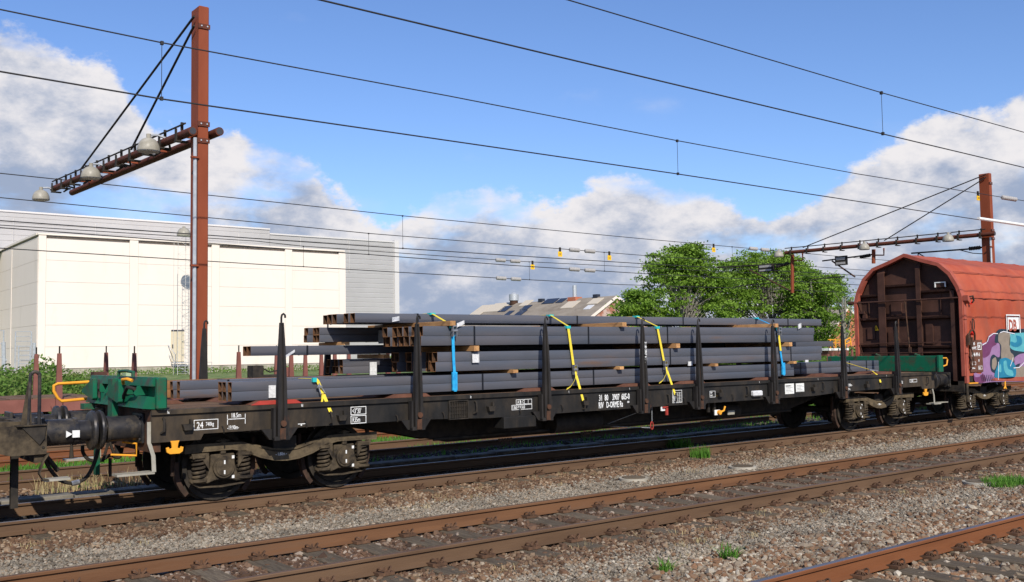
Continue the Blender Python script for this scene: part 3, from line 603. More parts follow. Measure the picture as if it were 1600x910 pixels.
# bogies ---------------------------------------------------------------
def bogie(parent, xc, W_=DUSTY, mark=True, scale=1):
    zj = .46; ys = YC-1.0
    def frame(y, s):
        # gooseneck side frame
        top = [(xc-1.42, .69), (xc-1.15, .70), (xc-.78, .705), (xc-.62, .67), (xc-.38, .565), (xc-.18, .51), (xc, .495), (xc+.18, .51), (xc+.38, .565), (xc+.62, .67), (xc+.78, .705), (xc+1.15, .70), (xc+1.42, .69)]
        m = MB(); m.ribbon([(a, y, b) for a, b in top], .17, .05, (0, 1, 0))
        m.ribbon([(a, y, b+.075+(.05 if abs(a-xc) < .6 else 0)) for a, b in top[3:10]], .12, .03, (0, 1, 0))
        web = [(a, b) for a, b in top]+[(a, min(b+.10, .78)) for a, b in top[::-1]]
        m.prism(web, 'y', *sorted((y+s*.06, y+s*.088))); return m
    B = frame(ys, -1).build('bogie', FRAMED, parent); frame(YC+1.0, 1).build('side_frame', W_, B)
    MB().box(xc-.17, xc+.17, YC-1.02, YC+1.02, .60, .80).box(xc-.9, xc+.9, YC-.12, YC+.12, .55, .72).build('bolster', BLK2, B)
    for ax in (-.9, .9):
        x = xc+ax
        for s in (-1, 1):
            y = YC+s*.753
            m = MB(); prof = [(-.067, .46), (.04, .455), (.045, .485), (.068, .485), (.068, .40), (.03, .38), (.02, .18), (.06, .12), (-.06, .12), (-.02, .18), (-.03, .38), (-.067, .40)]
            n = 36; kk = 0; k0 = len(m.v)
            for i in range(n):
                a = 2*math.pi*i/n
                for (d, r) in prof: m.v.append((x+r*math.cos(a), y-s*d*-1 if False else y-s*d, zj+r*math.sin(a)))
            q = len(prof)
            for i in range(n):
                for j in range(q): m.f.append([k0+i*q+j, k0+i*q+(j+1) % q, k0+((i+1) % n)*q+(j+1) % q, k0+((i+1) % n)*q+j]); m.m.append(0)
            m.build('wheel', BLK2, B, smooth=True)
        MB().cyl((x, YC-.95, zj), (x, YC+.95, zj), .075, 14).build('axle', BLK2, B, smooth=True)
        for s in (-1, 1):
            yb = YC+s*1.0; yo = lambda d: yb+s*d
            # axlebox with lid and spring wings
            body = [(x-.16, zj+.17), (x+.16, zj+.17), (x+.17, zj+.02), (x+.21, zj-.11), (x+.42, zj-.15), (x+.42, zj-.19), (x+.2, zj-.2), (x+.1, zj-.17), (x-.1, zj-.17), (x-.2, zj-.2), (x-.42, zj-.19), (x-.42, zj-.15), (x-.21, zj-.11), (x-.17, zj+.02)]
            ab = MB().prism(body, 'y', *sorted((yo(-.07), yo(.06)))).build('axlebox', W_, B, bevel=.012)
            MB().cyl((x, yo(.06), zj), (x, yo(.10), zj), .145, 26).cyl((x, yo(.10), zj), (x, yo(.115), zj), .115, 26).build('lid', W_, ab, smooth=True)
            for q in (-1, 1):
                pts = []; tt = 5
                for i in range(tt*14+1):
                    a = i/14*2*math.pi; pts.append((x+q*.305+.076*math.cos(a), yb+.076*math.sin(a), zj-.14+i/(tt*14)*.27))
                MB().tube(pts, .019, 6).build('coil_spring', W_, ab, smooth=True)
                MB().cyl((x+q*.315, yb, zj+.14), (x+q*.315, yb, zj+.18), .115, 18).cyl((x+q*.315, yb, zj-.17), (x+q*.315, yb, zj-.145), .115, 18).build('spring_seat', W_, ab, smooth=True)
                MB().prism([(x+q*.20, zj+.20), (x+q*.43, zj+.20), (x+q*.41, zj+.13), (x+q*.30, zj+.14), (x+q*.20, zj-.02)], 'y', *sorted((yo(.06), yo(.085)))).build('spring_cheek', W_, ab)
            MB().box(x-.035, x+.035, *sorted((yo(.01), yo(.075))), zj+.17, zj+.37).box(x-.09, x+.09, *sorted((yo(.0), yo(.06))), zj+.33, zj+.355).build('stop_bracket', W_, ab, bevel=.006)
            if mark and s < 0:
                MB().box(x-.010, x+.010, yo(.1155), yo(.117), zj+.04, zj+.09).box(x-.010, x+.010, yo(.1155), yo(.117), zj-.09, zj-.04).box(x+.12, x+.155, yo(.0605), yo(.062), zj+.10, zj+.14).box(x+.12, x+.155, yo(.0605), yo(.062), zj-.16, zj-.12).build('white_mark', WHT, ab)
            MB().ribbon([(x-.40, yb, zj-.19), (x-.3, yb, zj-.245), (x, yb, zj-.26), (x+.3, yb, zj-.235), (x+.42, yb, zj-.18)], .05, .02, (0, 1, 0)).build('tie_bar', W_, ab)
            for q in (-1, 1):
                arc = [(x+q*(.50)*math.cos(a), zj+.50*math.sin(a)) for a in np.linspace(-.75, .15, 6)]
                arc2 = [(x+q*(.56)*math.cos(a), zj+.56*math.sin(a)) for a in np.linspace(.15, -.75, 6)]
                MB().prism(arc+arc2, 'y', YC+s*.70, YC+s*.80).box(min(x+q*.53, x+q*.58), max(x+q*.53, x+q*.58), YC+s*.74-.02, YC+s*.74+.02, zj-.1, .8).build('brake_shoe', SHOE, B)
    if mark: text('- 1.80m -', xc-.17, YC-1.09, .55, .045, B, sx=.72)
    return B
bog = bogie(WG, 5.905); 
copy_tree(bog, (14.86, 0, 0))

# left and right head boards -------------------------------------------
def headboard_left(parent):
    x = 4.06; y0, y1 = 12.22, 15.12; z0, z1 = 1.29, 1.67
    hb = MB().box(x, x+.03, y0+.10, y1, z0, z1).build('headboard', GRN, parent)
    m = MB(); m.box(x-.05, x+.08, y0, y0+.10, z0-.02, z1); m.build('end_post', GRN, hb, bevel=.02)
    m = MB(); m.prism([(x-.09, z1-.11), (x, z1-.11), (x, z1), (x-.06, z1+.0)], 'y', y0+.10, y1); m.build('top_rail', GRN, hb)
    m = MB(); m.prism([(x-.20, z0), (x-.001, z0-.02), (x-.001, z0+.13), (x-.14, z0+.15)], 'y', y0+.10, 13.35); m.prism([(x-.20, z0), (x-.001, z0-.02), (x-.001, z0+.13), (x-.14, z0+.15)], 'y', 13.62, y1-.25); m.build('bottom_rail', GRN, hb)
    for y in (12.75, 13.2, 14.0, 14.45): MB().prism([(x-.12, z1-.11), (x, z1-.11), (x, z0+.15), (x-.18, z0+.15)], 'y', y, y+.035).build('rib', GRN, hb)
    for y in (13.42, ): MB().box(x-.24, x-.16, y, y+.22, 1.05, z1-.02).build('leg_post', GRN, hb, bevel=.01)
    MB().prism([(13.05, z1-.05), (13.09, z1-.02), (13.62, 1.46), (13.6, 1.42), (13.12, 1.33), (13.05, 1.35)], 'x', x-.27, x-.2).build('gusset_plate', GRN, hb, bevel=.01)
    MB().prism([(14.35, z1-.03), (14.42, z1-.03), (14.95, 1.47), (14.9, 1.42), (14.4, 1.33), (14.33, 1.36)], 'x', x-.24, x-.18).build('gusset_plate', GRN, hb, bevel=.01)
    MB().tube([(x-.1, 13.0, z1), (x-.1, 13.0, z1+.06), (x-.1, 13.3, z1+.08), (x-.1, 13.62, z1+.07), (x-.1, 13.64, z1)], .02, 6).build('lifting_loop', GRN, hb)
    MB().tube([(x-.2, 12.72, z1-.04), (x-.24, 12.78, z1-.02), (x-.25, 12.95, z1-.03), (x-.22, 13.02, z1-.08)], .022, 8).build('latch_handle', YEL, hb, smooth=True)
    MB().tube([(x-.22, 12.55, 1.53), (x-.25, 12.75, 1.55), (x-.25, 12.9, 1.44), (x-.22, 13.0, 1.40)], .022, 8).build('latch_lever', BLK2, hb, smooth=True)
    MB().tube([(x-.2, 14.2, 1.62), (x-.22, 14.15, 1.5), (x-.2, 14.22, 1.4), (x-.22, 14.1, 1.38), (x-.2, 14.18, 1.46)], .014, 6).build('chain', BLK2, hb)
    p = lambda a, b: (P(a, b, 15.0)[0], 15.0, P(a, b, 15.0)[1])
    MB().tube([p(139, 597), p(90, 600), p(84, 603), p(84, 611), p(90, 622), p(96, 627), p(140, 623)], .022, 10).build('hand_loop', YEL, hb, smooth=True)
    for y in (12.35, 12.62, 14.3, 14.7): MB().box(x-.16, x+.04, y, y+.10, 1.262, 1.30).build('hinge', RUSTBR, hb)
    MB().box(x-.3, x-.15, 14.55, 14.75, 1.2, 1.28).build('hinge_block', GRN, hb)
    MB().box(3.74, 3.79, 13.85, 13.98, .35, 1.0).build('lower_leg', GRN, hb)
headboard_left(WG)
x = 22.52
hb = MB().box(x, x+.12, 12.12, 15.15, 1.275, 1.66).build('headboard', GRN, WG, bevel=.012)
MB().box(x-.03, x+.16, 12.06, 12.12, 1.27, 1.67).build('end_post', GRN, hb, bevel=.008)
MB().tube([(x+.16, 12.09, 1.60), (x+.36, 12.09, 1.60), (x+.41, 12.09, 1.56), (x+.36, 12.09, 1.43), (x+.16, 12.09, 1.40)], .018, 8).build('hand_loop', YEL, hb, smooth=True)
for y in (12.6, 13.65, 14.7): MB().cyl((x+.06, y, 1.66), (x+.06, y+.12, 1.70), .03, 8).build('latch', GRN, hb)

# coupling and hoses between the wagons ---------------------------------
def coupling(xa, xb, label):
    cp = thing('screw_coupling', label, 'coupling', ((xa+xb)/2, YC, .9))
    MB().prism([(xa, .95), (xa+.25, .97), (xa+.33, 1.05), (xa+.28, 1.13), (xa+.22, 1.07), (xa, 1.10)], 'y', YC-.03, YC+.03).build('draw_hook', BLK2, cp, bevel=.008)
    MB().prism([(xb, .95), (xb-.25, .97), (xb-.33, 1.05), (xb-.28, 1.13), (xb-.22, 1.07), (xb, 1.10)], 'y', YC-.03, YC+.03).build('draw_hook', BLK2, cp, bevel=.008)
    for s in (-.06, .06): MB().tube([(xa+.26, YC+s, 1.0), (xa+.4, YC+s, .86), (xb-.4, YC+s, .86), (xb-.26, YC+s, 1.0)], .02, 8).build('link', BLK2, cp, smooth=True)
    MB().tube([((xa+xb)/2-.12, YC, .86), ((xa+xb)/2+.12, YC, .86)], .035, 10).tube([((xa+xb)/2, YC, .86), ((xa+xb)/2, YC, .62)], [.012, .03], 8).build('screw', BLK2, cp)
    return cp
coupling(2.78, 3.98, 'screw coupling between the black flat wagon and the wagon at the left edge')
coupling(22.72, 23.95, 'screw coupling between the black flat wagon and the red covered wagon')
def P3(a, b, Y): q = P(a, b, Y); return (q[0], Y, q[1])
def sm(pts, n=5):
    pts = [Vector(p) for p in pts]; out = []
    for i in range(len(pts)-1):
        p0, p1, p2, p3 = pts[max(i-1, 0)], pts[i], pts[i+1], pts[min(i+2, len(pts)-1)]
        for k in range(n):
            t = k/n; out.append(.5*((2*p1)+(-p0+p2)*t+(2*p0-5*p1+4*p2-p3)*t*t+(-p0+3*p1-3*p2+p3)*t**3))
    return out+[pts[-1]]
hz = thing('brake_hose', 'long black air hose drooping low between the left wagon and the flat wagon', 'hose', (3.4, 13.4, .3))
MB().tube(sm([P3(69, 708, 13.35), P3(75, 728, 13.35), P3(93, 750, 13.35), P3(115, 755, 13.35), P3(135, 746, 13.35), P3(148, 722, 13.35), P3(157, 692, 13.35), P3(166, 683, 13.35)]), .024, 8).build('hose', BLK2, hz, smooth=True)
MB().tube([P3(112, 756, 13.35), P3(124, 753, 13.35)], .034, 8).build('hose_coupling', RATCH, hz)
hz = thing('brake_hose', 'short black air hose looping beside the buffer heads', 'hose', (3.4, 13.9, .6))
MB().tube(sm([P3(129, 695, 13.9), P3(130, 708, 13.9), P3(140, 719, 13.9), P3(158, 719, 13.9), P3(172, 712, 13.9), P3(186, 715, 13.9), P3(191, 700, 13.9)]), .024, 8).build('hose', BLK2, hz, smooth=True)
MB().tube([P3(183, 690, 13.9), P3(185, 716, 13.9)], .04, 8).build('air_cock', BLK2, hz)
mb = MB(); mb.tube([P3(170, 690, 13.7), P3(160, 722, 13.7)], .02, 6); mb.tube([P3(171, 690, 13.7), P3(180, 715, 13.7)], .02, 6); mb.tube([P3(172, 716, 13.7), P3(172, 745, 13.7)], .022, 6)
mb.build('coupling_gear', BLK2, WG)

# ================================================================= LEFT WAGON (its right end only)
LW = thing('flat_wagon', 'grimy black flat wagon end with a tall shunter hand loop at the left edge', 'wagon', (-4, YC, 0))
for ya, yb in ((YN, YN+.05), (YF-.05, YF)):
    MB().prism([(-12, .88), (2.2, .88), (2.4, .82), (2.78, .82), (2.78, 1.15), (-12, 1.22)], 'y', ya, yb).build('solebar', DUSTY, LW)
MB().box(2.66, 2.78, YN+.052, YF-.052, .72, 1.15).build('headstock', DUSTY, LW)
MB().box(-12, 2.2, YN+.06, YF-.06, 1.12, 1.16).build('deck', DUSTY, LW)
MB().prism([(1.6, 1.15), (2.6, 1.15), (2.6, 1.20), (2.0, 1.22), (1.6, 1.26)], 'y', YN+.1, YN+.2).build('deck_edge', DUSTY, LW)
MB().prism([(2.50, 1.15), (2.77, 1.15), (2.75, 1.0), (2.70, .93)], 'y', YN-.02, YN-.002).build('gusset', BLK2, LW)
MB().box(2.45, 2.78, YN-.045, YN+.1, 1.152, 1.165).build('corner_plate', DUSTY, LW)
for y in (YC-.875, YC+.875): buffer(LW, 2.78, 3.42, y)
lh = [(2.70, YN+.03, 1.15), (2.70, YN+.03, 1.70), (2.685, YN+.03, 1.755), (2.65, YN+.03, 1.775), (2.615, YN+.03, 1.755), (2.60, YN+.03, 1.70), (2.585, YN+.03, 1.15)]
MB().tube(sm(lh, 3), .020, 10).build('hand_loop', BUF, LW, smooth=True)
MB().prism([(2.50, 1.15), (2.62, 1.15), (2.60, 1.66), (2.575, 1.66)], 'y', YN+.02, YN+.035).build('loop_gusset', DUSTY, LW)
MB().ribbon([(2.80, YN, .83), (2.74, YN, .74), (2.70, YN, .60), (2.74, YN, .53), (2.80, YN, .52)], .09, .012, (0, 1, 0)).build('step_hanger', DUSTY, LW)
MB().box(2.76, 3.04, YN-.02, YN+.16, .50, .525).build('step_board', LAMPM, LW)
MB().box(2.52, 2.60, 12.9, 12.98, .15, .82).build('rubber_flap', BLK2, LW)
MB().tube([(2.86, 12.9, .80), (3.05, 12.95, .55)], .03, 6).build('stay', BLK2, LW)
for z_ in ((2.74, .90), (2.74, 1.0), (2.74, 1.09)): MB().cyl((z_[0], YN-.012, z_[1]), (z_[0], YN, z_[1]), .016, 8).build('rivet', BLK2, LW)
copy_tree(bog, (-5.905+.85, 0, 0), parent=LW).location = Vector(bog.location)+wloc(WG)-wloc(LW)+Vector((-5.905+.85, 0, 0))
# white arrow and square painted on the left wagon's buffer
yb = YC-.875-.173
pts = lambda L_: [(P(a, b, yb)[0], P(a, b, yb)[1]) for a, b in L_]
MB().prism(pts([(103.5, 673.5), (103.5, 684), (113, 678.5)]), 'y', yb-.006, yb+.02).prism(pts([(113.3, 673), (124.5, 672.5), (124.5, 683.5), (113.3, 684)]), 'y', yb-.006, yb+.02).build('buffer_mark', WHT, LW)

# ================================================================= TUBE LOAD
def tube_mesh(L_, w, h, m0=TUBE, t=.007, r=.007, r2=None):
    def ring_(w, h, r):
        pts = []
        for cx, cy, a0 in ((w/2-r, h/2-r, 0), (-w/2+r, h/2-r, 90), (-w/2+r, -h/2+r, 180), (w/2-r, -h/2+r, 270)):
            for k in range(3): a = math.radians(a0+45*k); pts.append((cx+r*math.cos(a), cy+r*math.sin(a)))
        return pts
    o = ring_(w, h, r); i_ = ring_(w-2*t, h-2*t, max(r-t, .003)); n = 12; mb = MB()
    for x in (0, L_):
        mb.v += [(x, a, b) for a, b in o]; mb.v += [(x, a, b) for a, b in i_]
    O0, I0, O1, I1 = 0, n, 2*n, 3*n
    for j in range(n):
        k = (j+1) % n
        mb.f.append([O0+j, O0+k, O1+k, O1+j]); mb.m.append(0)
        mb.f.append([I0+j, I1+j, I1+k, I0+k]); mb.m.append(1)
        mb.f.append([O0+j, I0+j, I0+k, O0+k]); mb.m.append(2)
        mb.f.append([O1+j, O1+k, I1+k, I1+j]); mb.m.append(2)
    ob = mb.build('steel_tube', [m0, TUBEIN, TUBEEND], origin=(0, 0, 0), smooth=True); me = ob.data; bpy.data.objects.remove(ob); return me
TM = {}
def bundle(label, x0, x1, y0, ny, z0, nz, w, h, stag=.10, m0=TUBE, bands=(), seed=0, gap=.002, first=0):
    rnd = random.Random(seed); L_ = round(x1-x0, 2)
    b = thing('tube_bundle', label, 'steel tubes', ((x0+x1)/2, y0+ny*(w+gap)/2, z0), 'bundles of square steel tube on the flat wagon')
    key = (L_, w, h, m0.name)
    if key not in TM: TM[key] = tube_mesh(L_, w-gap, h-.0015, m0)
    for j in range(ny):
        dx = 0 if j == 0 else rnd.uniform(-stag, stag)
        for i in range(nz):
            d2 = dx+(rnd.uniform(-.03, .03) if j else 0)-(.035 if i == 0 and j == 0 and nz > 1 and first else 0)
            put('steel_tube', TM[key], b, (x0+d2, y0+w/2+j*w, z0+h/2+i*h))
    for k, bx in enumerate(bands):
        e = .003; ya, yb_ = y0-e, y0+ny*w+e; za, zb = z0-e, z0+nz*h+e; q = MB()
        q.box(bx, bx+.032, ya-.0015, ya, za, zb); q.box(bx, bx+.032, yb_, yb_+.0015, za, zb); q.box(bx, bx+.032, ya, yb_, zb, zb+.0015); q.box(bx, bx+.032, ya, yb_, za-.0015, za); q.build('steel_band', BAND, b)
    return b
def tagon(b, x, y, z, w=.11, h=.16, tilt=0, rz=0):
    m = MB(); m.prism([(x-w/2, z-h/2), (x+w/2, z-h/2+tilt), (x+w/2, z+h/2+tilt), (x-w/2, z+h/2)], 'y', y-.022, y-.012)
    m.box(x-w/2, x-w/2+.012, y-.03, y-.008, z-h/2, z+h/2); m.box(x+w/2-.012, x+w/2, y-.03, y-.008, z-h/2+tilt, z+h/2+tilt); m.build('white_tag', TAG, b)
Y0 = 12.50
A = bundle('lowest front bundle of grey steel tubes lying just above the deck', 5.08, 17.36, Y0, 3, 1.32, 2, .13, .128, .06, bands=(9.2, 11.6), seed=1)
tagon(A, P(424, 612, Y0)[0], Y0, P(424, 612, Y0)[1], .10, .17)
B = bundle('lowest bundle reaching farthest right, under the yellow strap end', 9.35, 21.55, 13.08, 4, 1.32, 2, .125, .125, .05, bands=(17.9, 18.4, 20.3, 21.0), seed=2)
bundle('lowest bundle reaching farthest left, behind the front one', 4.90, 17.0, 13.95, 3, 1.32, 2, .125, .125, .10, bands=(5.6,), seed=3)
bundle('rust brown tubes at the far left of the lowest layer', 4.62, 14.7, 14.45, 3, 1.32, 2, .125, .125, .03, m0=RTUBE, seed=4)
for k, (z0, xa, seed, wd) in enumerate(((1.63, 8.36, 5, 'second'), (2.03, 8.10, 7, 'third'))):
    b1 = bundle('front ten metre bundle in the %s layer, two tubes high' % wd, xa, xa+10.03, Y0, 4, z0, 2, .150, .151, .07, bands=(xa+2.1, xa+5.2, xa+8.9) if k == 0 else (xa+.95, xa+3.4, xa+5.4, xa+8.7), seed=seed, first=1)
    b2 = bundle('ten metre bundle just behind the front one in the %s layer' % wd, xa-.04, xa+9.99, Y0+.68, 4, z0, 2, .150, .151, .12, seed=seed+1)
    if k == 0: tagon(b1, P(741, 560, Y0)[0], Y0-.015, P(741, 560, Y0)[1]+.0, .13, .14); tagon(b1, P(1076, 573, Y0)[0], Y0-.015, 1.64, .11, .08); tagon(b1, P(1258, 565, Y0)[0], Y0-.015, 1.62, .11, .05)
    else: tagon(b1, P(717, 509, Y0)[0], Y0-.02, P(717, 509, Y0)[1], .14, .06, .05); tagon(b1, P(1247, 515, Y0)[0], Y0-.02, 2.35, .10, .10, .03)
q = bundle('rear second layer bundle with a white tag and shaded ends', 7.66, 17.66, 14.22, 5, 1.60, 2, .118, .118, .10, bands=(9.0,), seed=9)
tagon(q, P(582, 578, 14.2)[0], 14.2, P(582, 577, 14.2)[1], .13, .23)
q = bundle('single layer of long tubes jutting out farthest left at half height', 6.03, 18.0, 14.10, 2, 1.915, 1, .15, .15, .03, bands=(6.95,), seed=10)
tagon(q, P(452, 558, 14.1)[0], 14.1, P(452, 558, 14.1)[1], .16, .04, .09)
bundle('single layer of tubes jutting out farthest right at half height', 9.65, 21.7, 14.42, 3, 1.915, 1, .14, .14, .05, bands=(19.9,), seed=11)
q = bundle('rear upper bundle with rust streaked ends under the top row', 7.28, 17.4, 14.30, 4, 2.12, 2, .12, .12, .10, bands=(8.4,), seed=12)
tagon(q, P(595, 527, 14.3)[0], 14.28, P(595, 527, 14.3)[1], .13, .22)
q = bundle('topmost single row of long grey tubes', 7.46, 19.80, 13.45, 7, 2.412, 1, .15, .15, .10, bands=(8.6, 12.1, 15.0, 18.5), seed=13)
tagon(q, P(616, 499, 13.45)[0], 13.43, P(616, 500, 13.45)[1], .13, .07, .02)

# timber packing
def timber(px, py, zc, hgt, label, Yf=12.40, w=.10, y1=14.95):
    X = P(px, py, Yf)[0]
    MB().box(X-w/2, X+w/2, Yf, y1, zc-hgt/2, zc+hgt/2).build('timber_batten', WOOD, None, label, 'timber', 'timber battens packed between the tube layers', bevel=.004)
L12, L23, L34 = (1.60, .055), (1.98, .085), (2.372, .078)
for px, lb in ((806, 'lower batten right of the left blue strap'), (972, 'lower batten in the middle between the yellow straps'), (1120, 'lower batten right of the two middle stanchions'), (1243, 'lower batten at the right end beside the right blue strap')):
    timber(px, 580, *L12, lb)
for px, lb in ((745, 'middle batten above the white tag right of the left blue strap'), (1060, 'middle batten next to the rightmost long yellow strap'), (1236, 'middle batten at the right end beside the right blue strap')):
    timber(px, 545, *L23, lb)
for px, lb in ((708, 'upper batten behind the left blue ratchet'), (976, 'upper batten between the two long yellow straps'), (1214, 'upper batten behind the right blue ratchet')):
    timber(px, 510, *L34, lb)
X = P(602, 560, 14.1)[0]; MB().box(X-.06, X+.06, 14.05, 14.95, 1.838, 1.912).build('timber_batten', WOOD, None, 'sunlit batten under the left jutting tubes', 'timber', 'timber battens packed between the tube layers', bevel=.004)
X = P(540, 538, 14.1)[0]; MB().box(X-.05, X+.05, 14.05, 14.95, 2.068, 2.118).build('timber_batten', WOOD, None, 'small dark batten on top of the left jutting tubes', 'timber', 'timber battens packed between the tube layers', bevel=.004)

# lashing straps
def strap(label, xt, xm, xb, zb, m1, m2, ratch_z, tail=False, zt=2.565, upper=None):
    g_ = 'lashing straps over the tube stack'
    s = thing('ratchet_strap', label, 'strap', (xm, 12.45, zb), g_)
    MB().ribbon([(xt-.02, 13.9, zt+.006), (xt, 13.48, zt+.006), (xt+.0, 13.435, zt+.0), (xm, 12.49, 2.345)], .05, .005, (1, .0, .0)).build('upper_webbing', upper or m1, s)
    MB().box(xt-.05, xt+.05, 13.41, 13.51, zt-.02, zt+.014).build('edge_guard', STRT, s)
    MB().box(xm-.045, xm+.045, 12.462, 12.53, 2.30, 2.345).build('edge_guard', STRT, s)
    MB().ribbon([(xm, 12.485, 2.34), (xm, 12.47, 2.28), (xm+(xb-xm)*.55, 12.46, (2.3+zb)/2), (xb, 12.43 if zb > 1.2 else YN-.03, zb)], .05, .005).build('webbing', m2, s)
    xr = xm+(xb-xm)*(2.34-ratch_z)/(2.34-zb)
    MB().box(xr-.035, xr-.025, 12.40, 12.46, ratch_z-.09, ratch_z+.08).box(xr+.025, xr+.035, 12.40, 12.46, ratch_z-.09, ratch_z+.08).cyl((xr-.05, 12.42, ratch_z), (xr+.05, 12.42, ratch_z), .022, 10).tube([(xr-.03, 12.41, ratch_z+.07), (xr+.03, 12.41, ratch_z+.07)], .012, 6).build('ratchet', RATCH, s)
    if tail:
        MB().ribbon(sm([(xr-.02, 12.39, ratch_z-.05), (xr-.05, 12.36, ratch_z-.14), (xr-.17, 12.34, ratch_z-.27), (xr-.28, 12.33, ratch_z-.32)]), .035, .004, (.6, 0, .8)).build('loose_tail', m2, s)
    if zb < 1.2: MB().tube([(xb, YN-.03, zb+.03), (xb+.01, YN-.06, zb-.04), (xb+.01, YN-.05, zb-.11), (xb, YN-.01, zb-.12)], .014, 6).build('strap_hook', BLK2, s)
    return s
strap('light blue strap hanging straight down near the left end of the stack', 8.89, 8.63, 8.64, 1.32, STRB, STRB, 2.26, upper=STRY)
strap('yellow ratchet strap with loose tail, left of the two long yellow ones', 11.46, 11.03, 11.19, 1.05, STRY, STRY, 1.60, True)
strap('yellow ratchet strap with loose tail, right of the two long yellow ones', 13.67, 13.23, 13.47, 1.08, STRY, STRY, 1.63, True)
strap('blue strap with yellow middle near the right end of the stack', 17.38, 16.80, 16.93, 1.34, STRB, STRB, 2.26)
MB().ribbon([(16.815, 12.452, 2.18), (16.86, 12.448, 1.85)], .054, .007).build('yellow_label', STRY, None, 'yellow sewn label on the right blue strap', 'label')
for xx, z0_, z1_, lb in ((8.64, 1.33, 1.62, 'blue rubber sleeve at the foot of the left blue strap'), (16.93, 1.35, 1.60, 'blue rubber sleeve at the foot of the right blue strap')):
    MB().box(xx-.045, xx+.045, 12.425, 12.47, z0_, z1_).build('strap_sleeve', STRB, None, lb, 'sleeve', bevel=.008)
xs1 = P(495, 600, Y0)[0]
s = thing('ratchet_strap', 'short yellow strap with metal ratchet over the lowest bundle at the left', 'strap', (xs1, 12.4, 1.1))
MB().ribbon([(xs1-.02, 13.0, 1.585), (xs1-.01, 12.51, 1.585), (xs1, 12.48, 1.56), (xs1+.06, 12.46, 1.42), (xs1+.11, YN-.03, 1.12)], .05, .005).build('webbing', STRY, s)
MB().box(xs1-.08, xs1-.02, 12.455, 12.5, 1.54, 1.60).build('edge_guard', STRT, s)
MB().tube([(xs1, 12.44, 1.52), (xs1+.09, 12.42, 1.38), (xs1+.02, 12.42, 1.37), (xs1-.01, 12.44, 1.50)], .01, 6).cyl((xs1-.03, 12.44, 1.47), (xs1+.05, 12.44, 1.47), .02, 8).build('ratchet', RATCH, s)
MB().ribbon([(xs1+.05, 12.42, 1.38), (xs1+.03, 12.4, 1.27), (xs1-.04, 12.37, 1.22)], .03, .004).build('loose_tail', STRY, s)
MB().tube([(xs1+.11, YN-.03, 1.13), (xs1+.12, YN-.06, 1.05), (xs1+.12, YN-.05, .98), (xs1+.1, YN-.01, .96)], .014, 6).build('strap_hook', BLK2, s)
s = thing('ratchet_strap', 'slanting yellow strap tied over the lowest tubes at the right end', 'strap', (20.4, 12.5, 1.2))
pa, pb, pc, pe = P3(1322, 567, 13.06), P3(1362, 579, 12.7), P3(1368, 584, 12.42), P3(1376, 598, YN-.04)
MB().ribbon([pa, pb, pc], .03, .006, (0, 1, 0)).build('upper_webbing', STRY, s); MB().ribbon([pc, (pc[0]+.08, pc[1]-.03, pc[2]-.05), pe], .06, .006).build('webbing', STRY, s)
MB().cyl((pb[0]-.1, pb[1], pb[2]+.01), (pb[0]+.12, pb[1]-.08, pb[2]-.02), .025, 8).build('ratchet', RATCH, s)
MB().tube([pe, (pe[0]+.03, pe[1]-.02, pe[2]-.08), (pe[0]-.03, pe[1], pe[2]-.14)], .014, 6).build('strap_hook', BLK2, s)

# ================================================================= RED COVERED WAGON
RW = thing('covered_wagon', 'red tarpaulin covered wagon with graffiti on its side', 'wagon', (31, 13.72, 0))
YR = 13.72
half = [(1.52, 1.13), (1.52, 3.12), (1.44, 3.39), (1.24, 3.75), (.94, 4.02), (.47, 4.17), (0, 4.34)]
arch = [(YR-a, z) for a, z in half]+[(YR+a, z) for a, z in half[-2::-1]]
def inset(pl, d):
    out = []
    for i, p in enumerate(pl):
        a = Vector(pl[max(i-1, 0)]); b = Vector(pl[min(i+1, len(pl)-1)]); t_ = (b-a).normalized(); n_ = Vector((t_.y, -t_.x)); out.append((p[0]+n_.x*d, p[1]+n_.y*d))
    return out
ins = inset(arch, .09)
m = MB()
for i in range(len(arch)-1):
    a, b, c2_, d_ = arch[i], arch[i+1], ins[i+1], ins[i]
    m.prism([a, b, c2_, d_], 'x', 23.98, 24.14)
m.build('roof_hoop', RIM, RW)
m = MB(); pl = [(a, max(z, .95) if z > 1.2 else .72) for a, z in ins]; m.prism(pl, 'x', 24.20, 24.23); m.build('end_sheet', ENDW, RW)
def ew(y, z): return y, z
for y, w_, zt in ((15.19, .10, 3.2), (14.45, .20, 4.02), (13.40, .12, 4.07), (12.49, .10, 3.3)):
    m = MB()
    if w_ > .11:
        m.box(24.05, 24.075, y-w_/2, y+w_/2, .78, zt-.15); m.prism([(24.075, .78), (24.2, .78), (24.2, zt), (24.075, zt-.2)], 'y', y-.012, y+.012)
        m.prism([(24.05, zt-.15), (24.2, zt-.15), (24.2, zt+.1)], 'y', y-w_/2, y+w_/2)
    else: m.box(24.04, 24.2, y-w_/2, y+w_/2, .78, zt)
    m.build('end_post', ENDW, RW)
for z_, ya, yb_ in ((3.50, 13.46, 14.35), (3.30, 12.54, 13.34), (3.27, 14.55, 15.14), (2.63, 14.55, 15.14), (2.63, 13.46, 14.35), (2.62, 12.54, 13.34), (1.91, 14.55, 15.14), (1.90, 13.46, 14.35), (1.86, 12.54, 13.34), (1.72, 12.54, 13.34)):
    MB().prism([(24.07, z_+.04), (24.2, z_+.05), (24.2, z_-.05), (24.09, z_-.01)], 'y', ya, yb_).build('cross_beam', ENDW, RW)
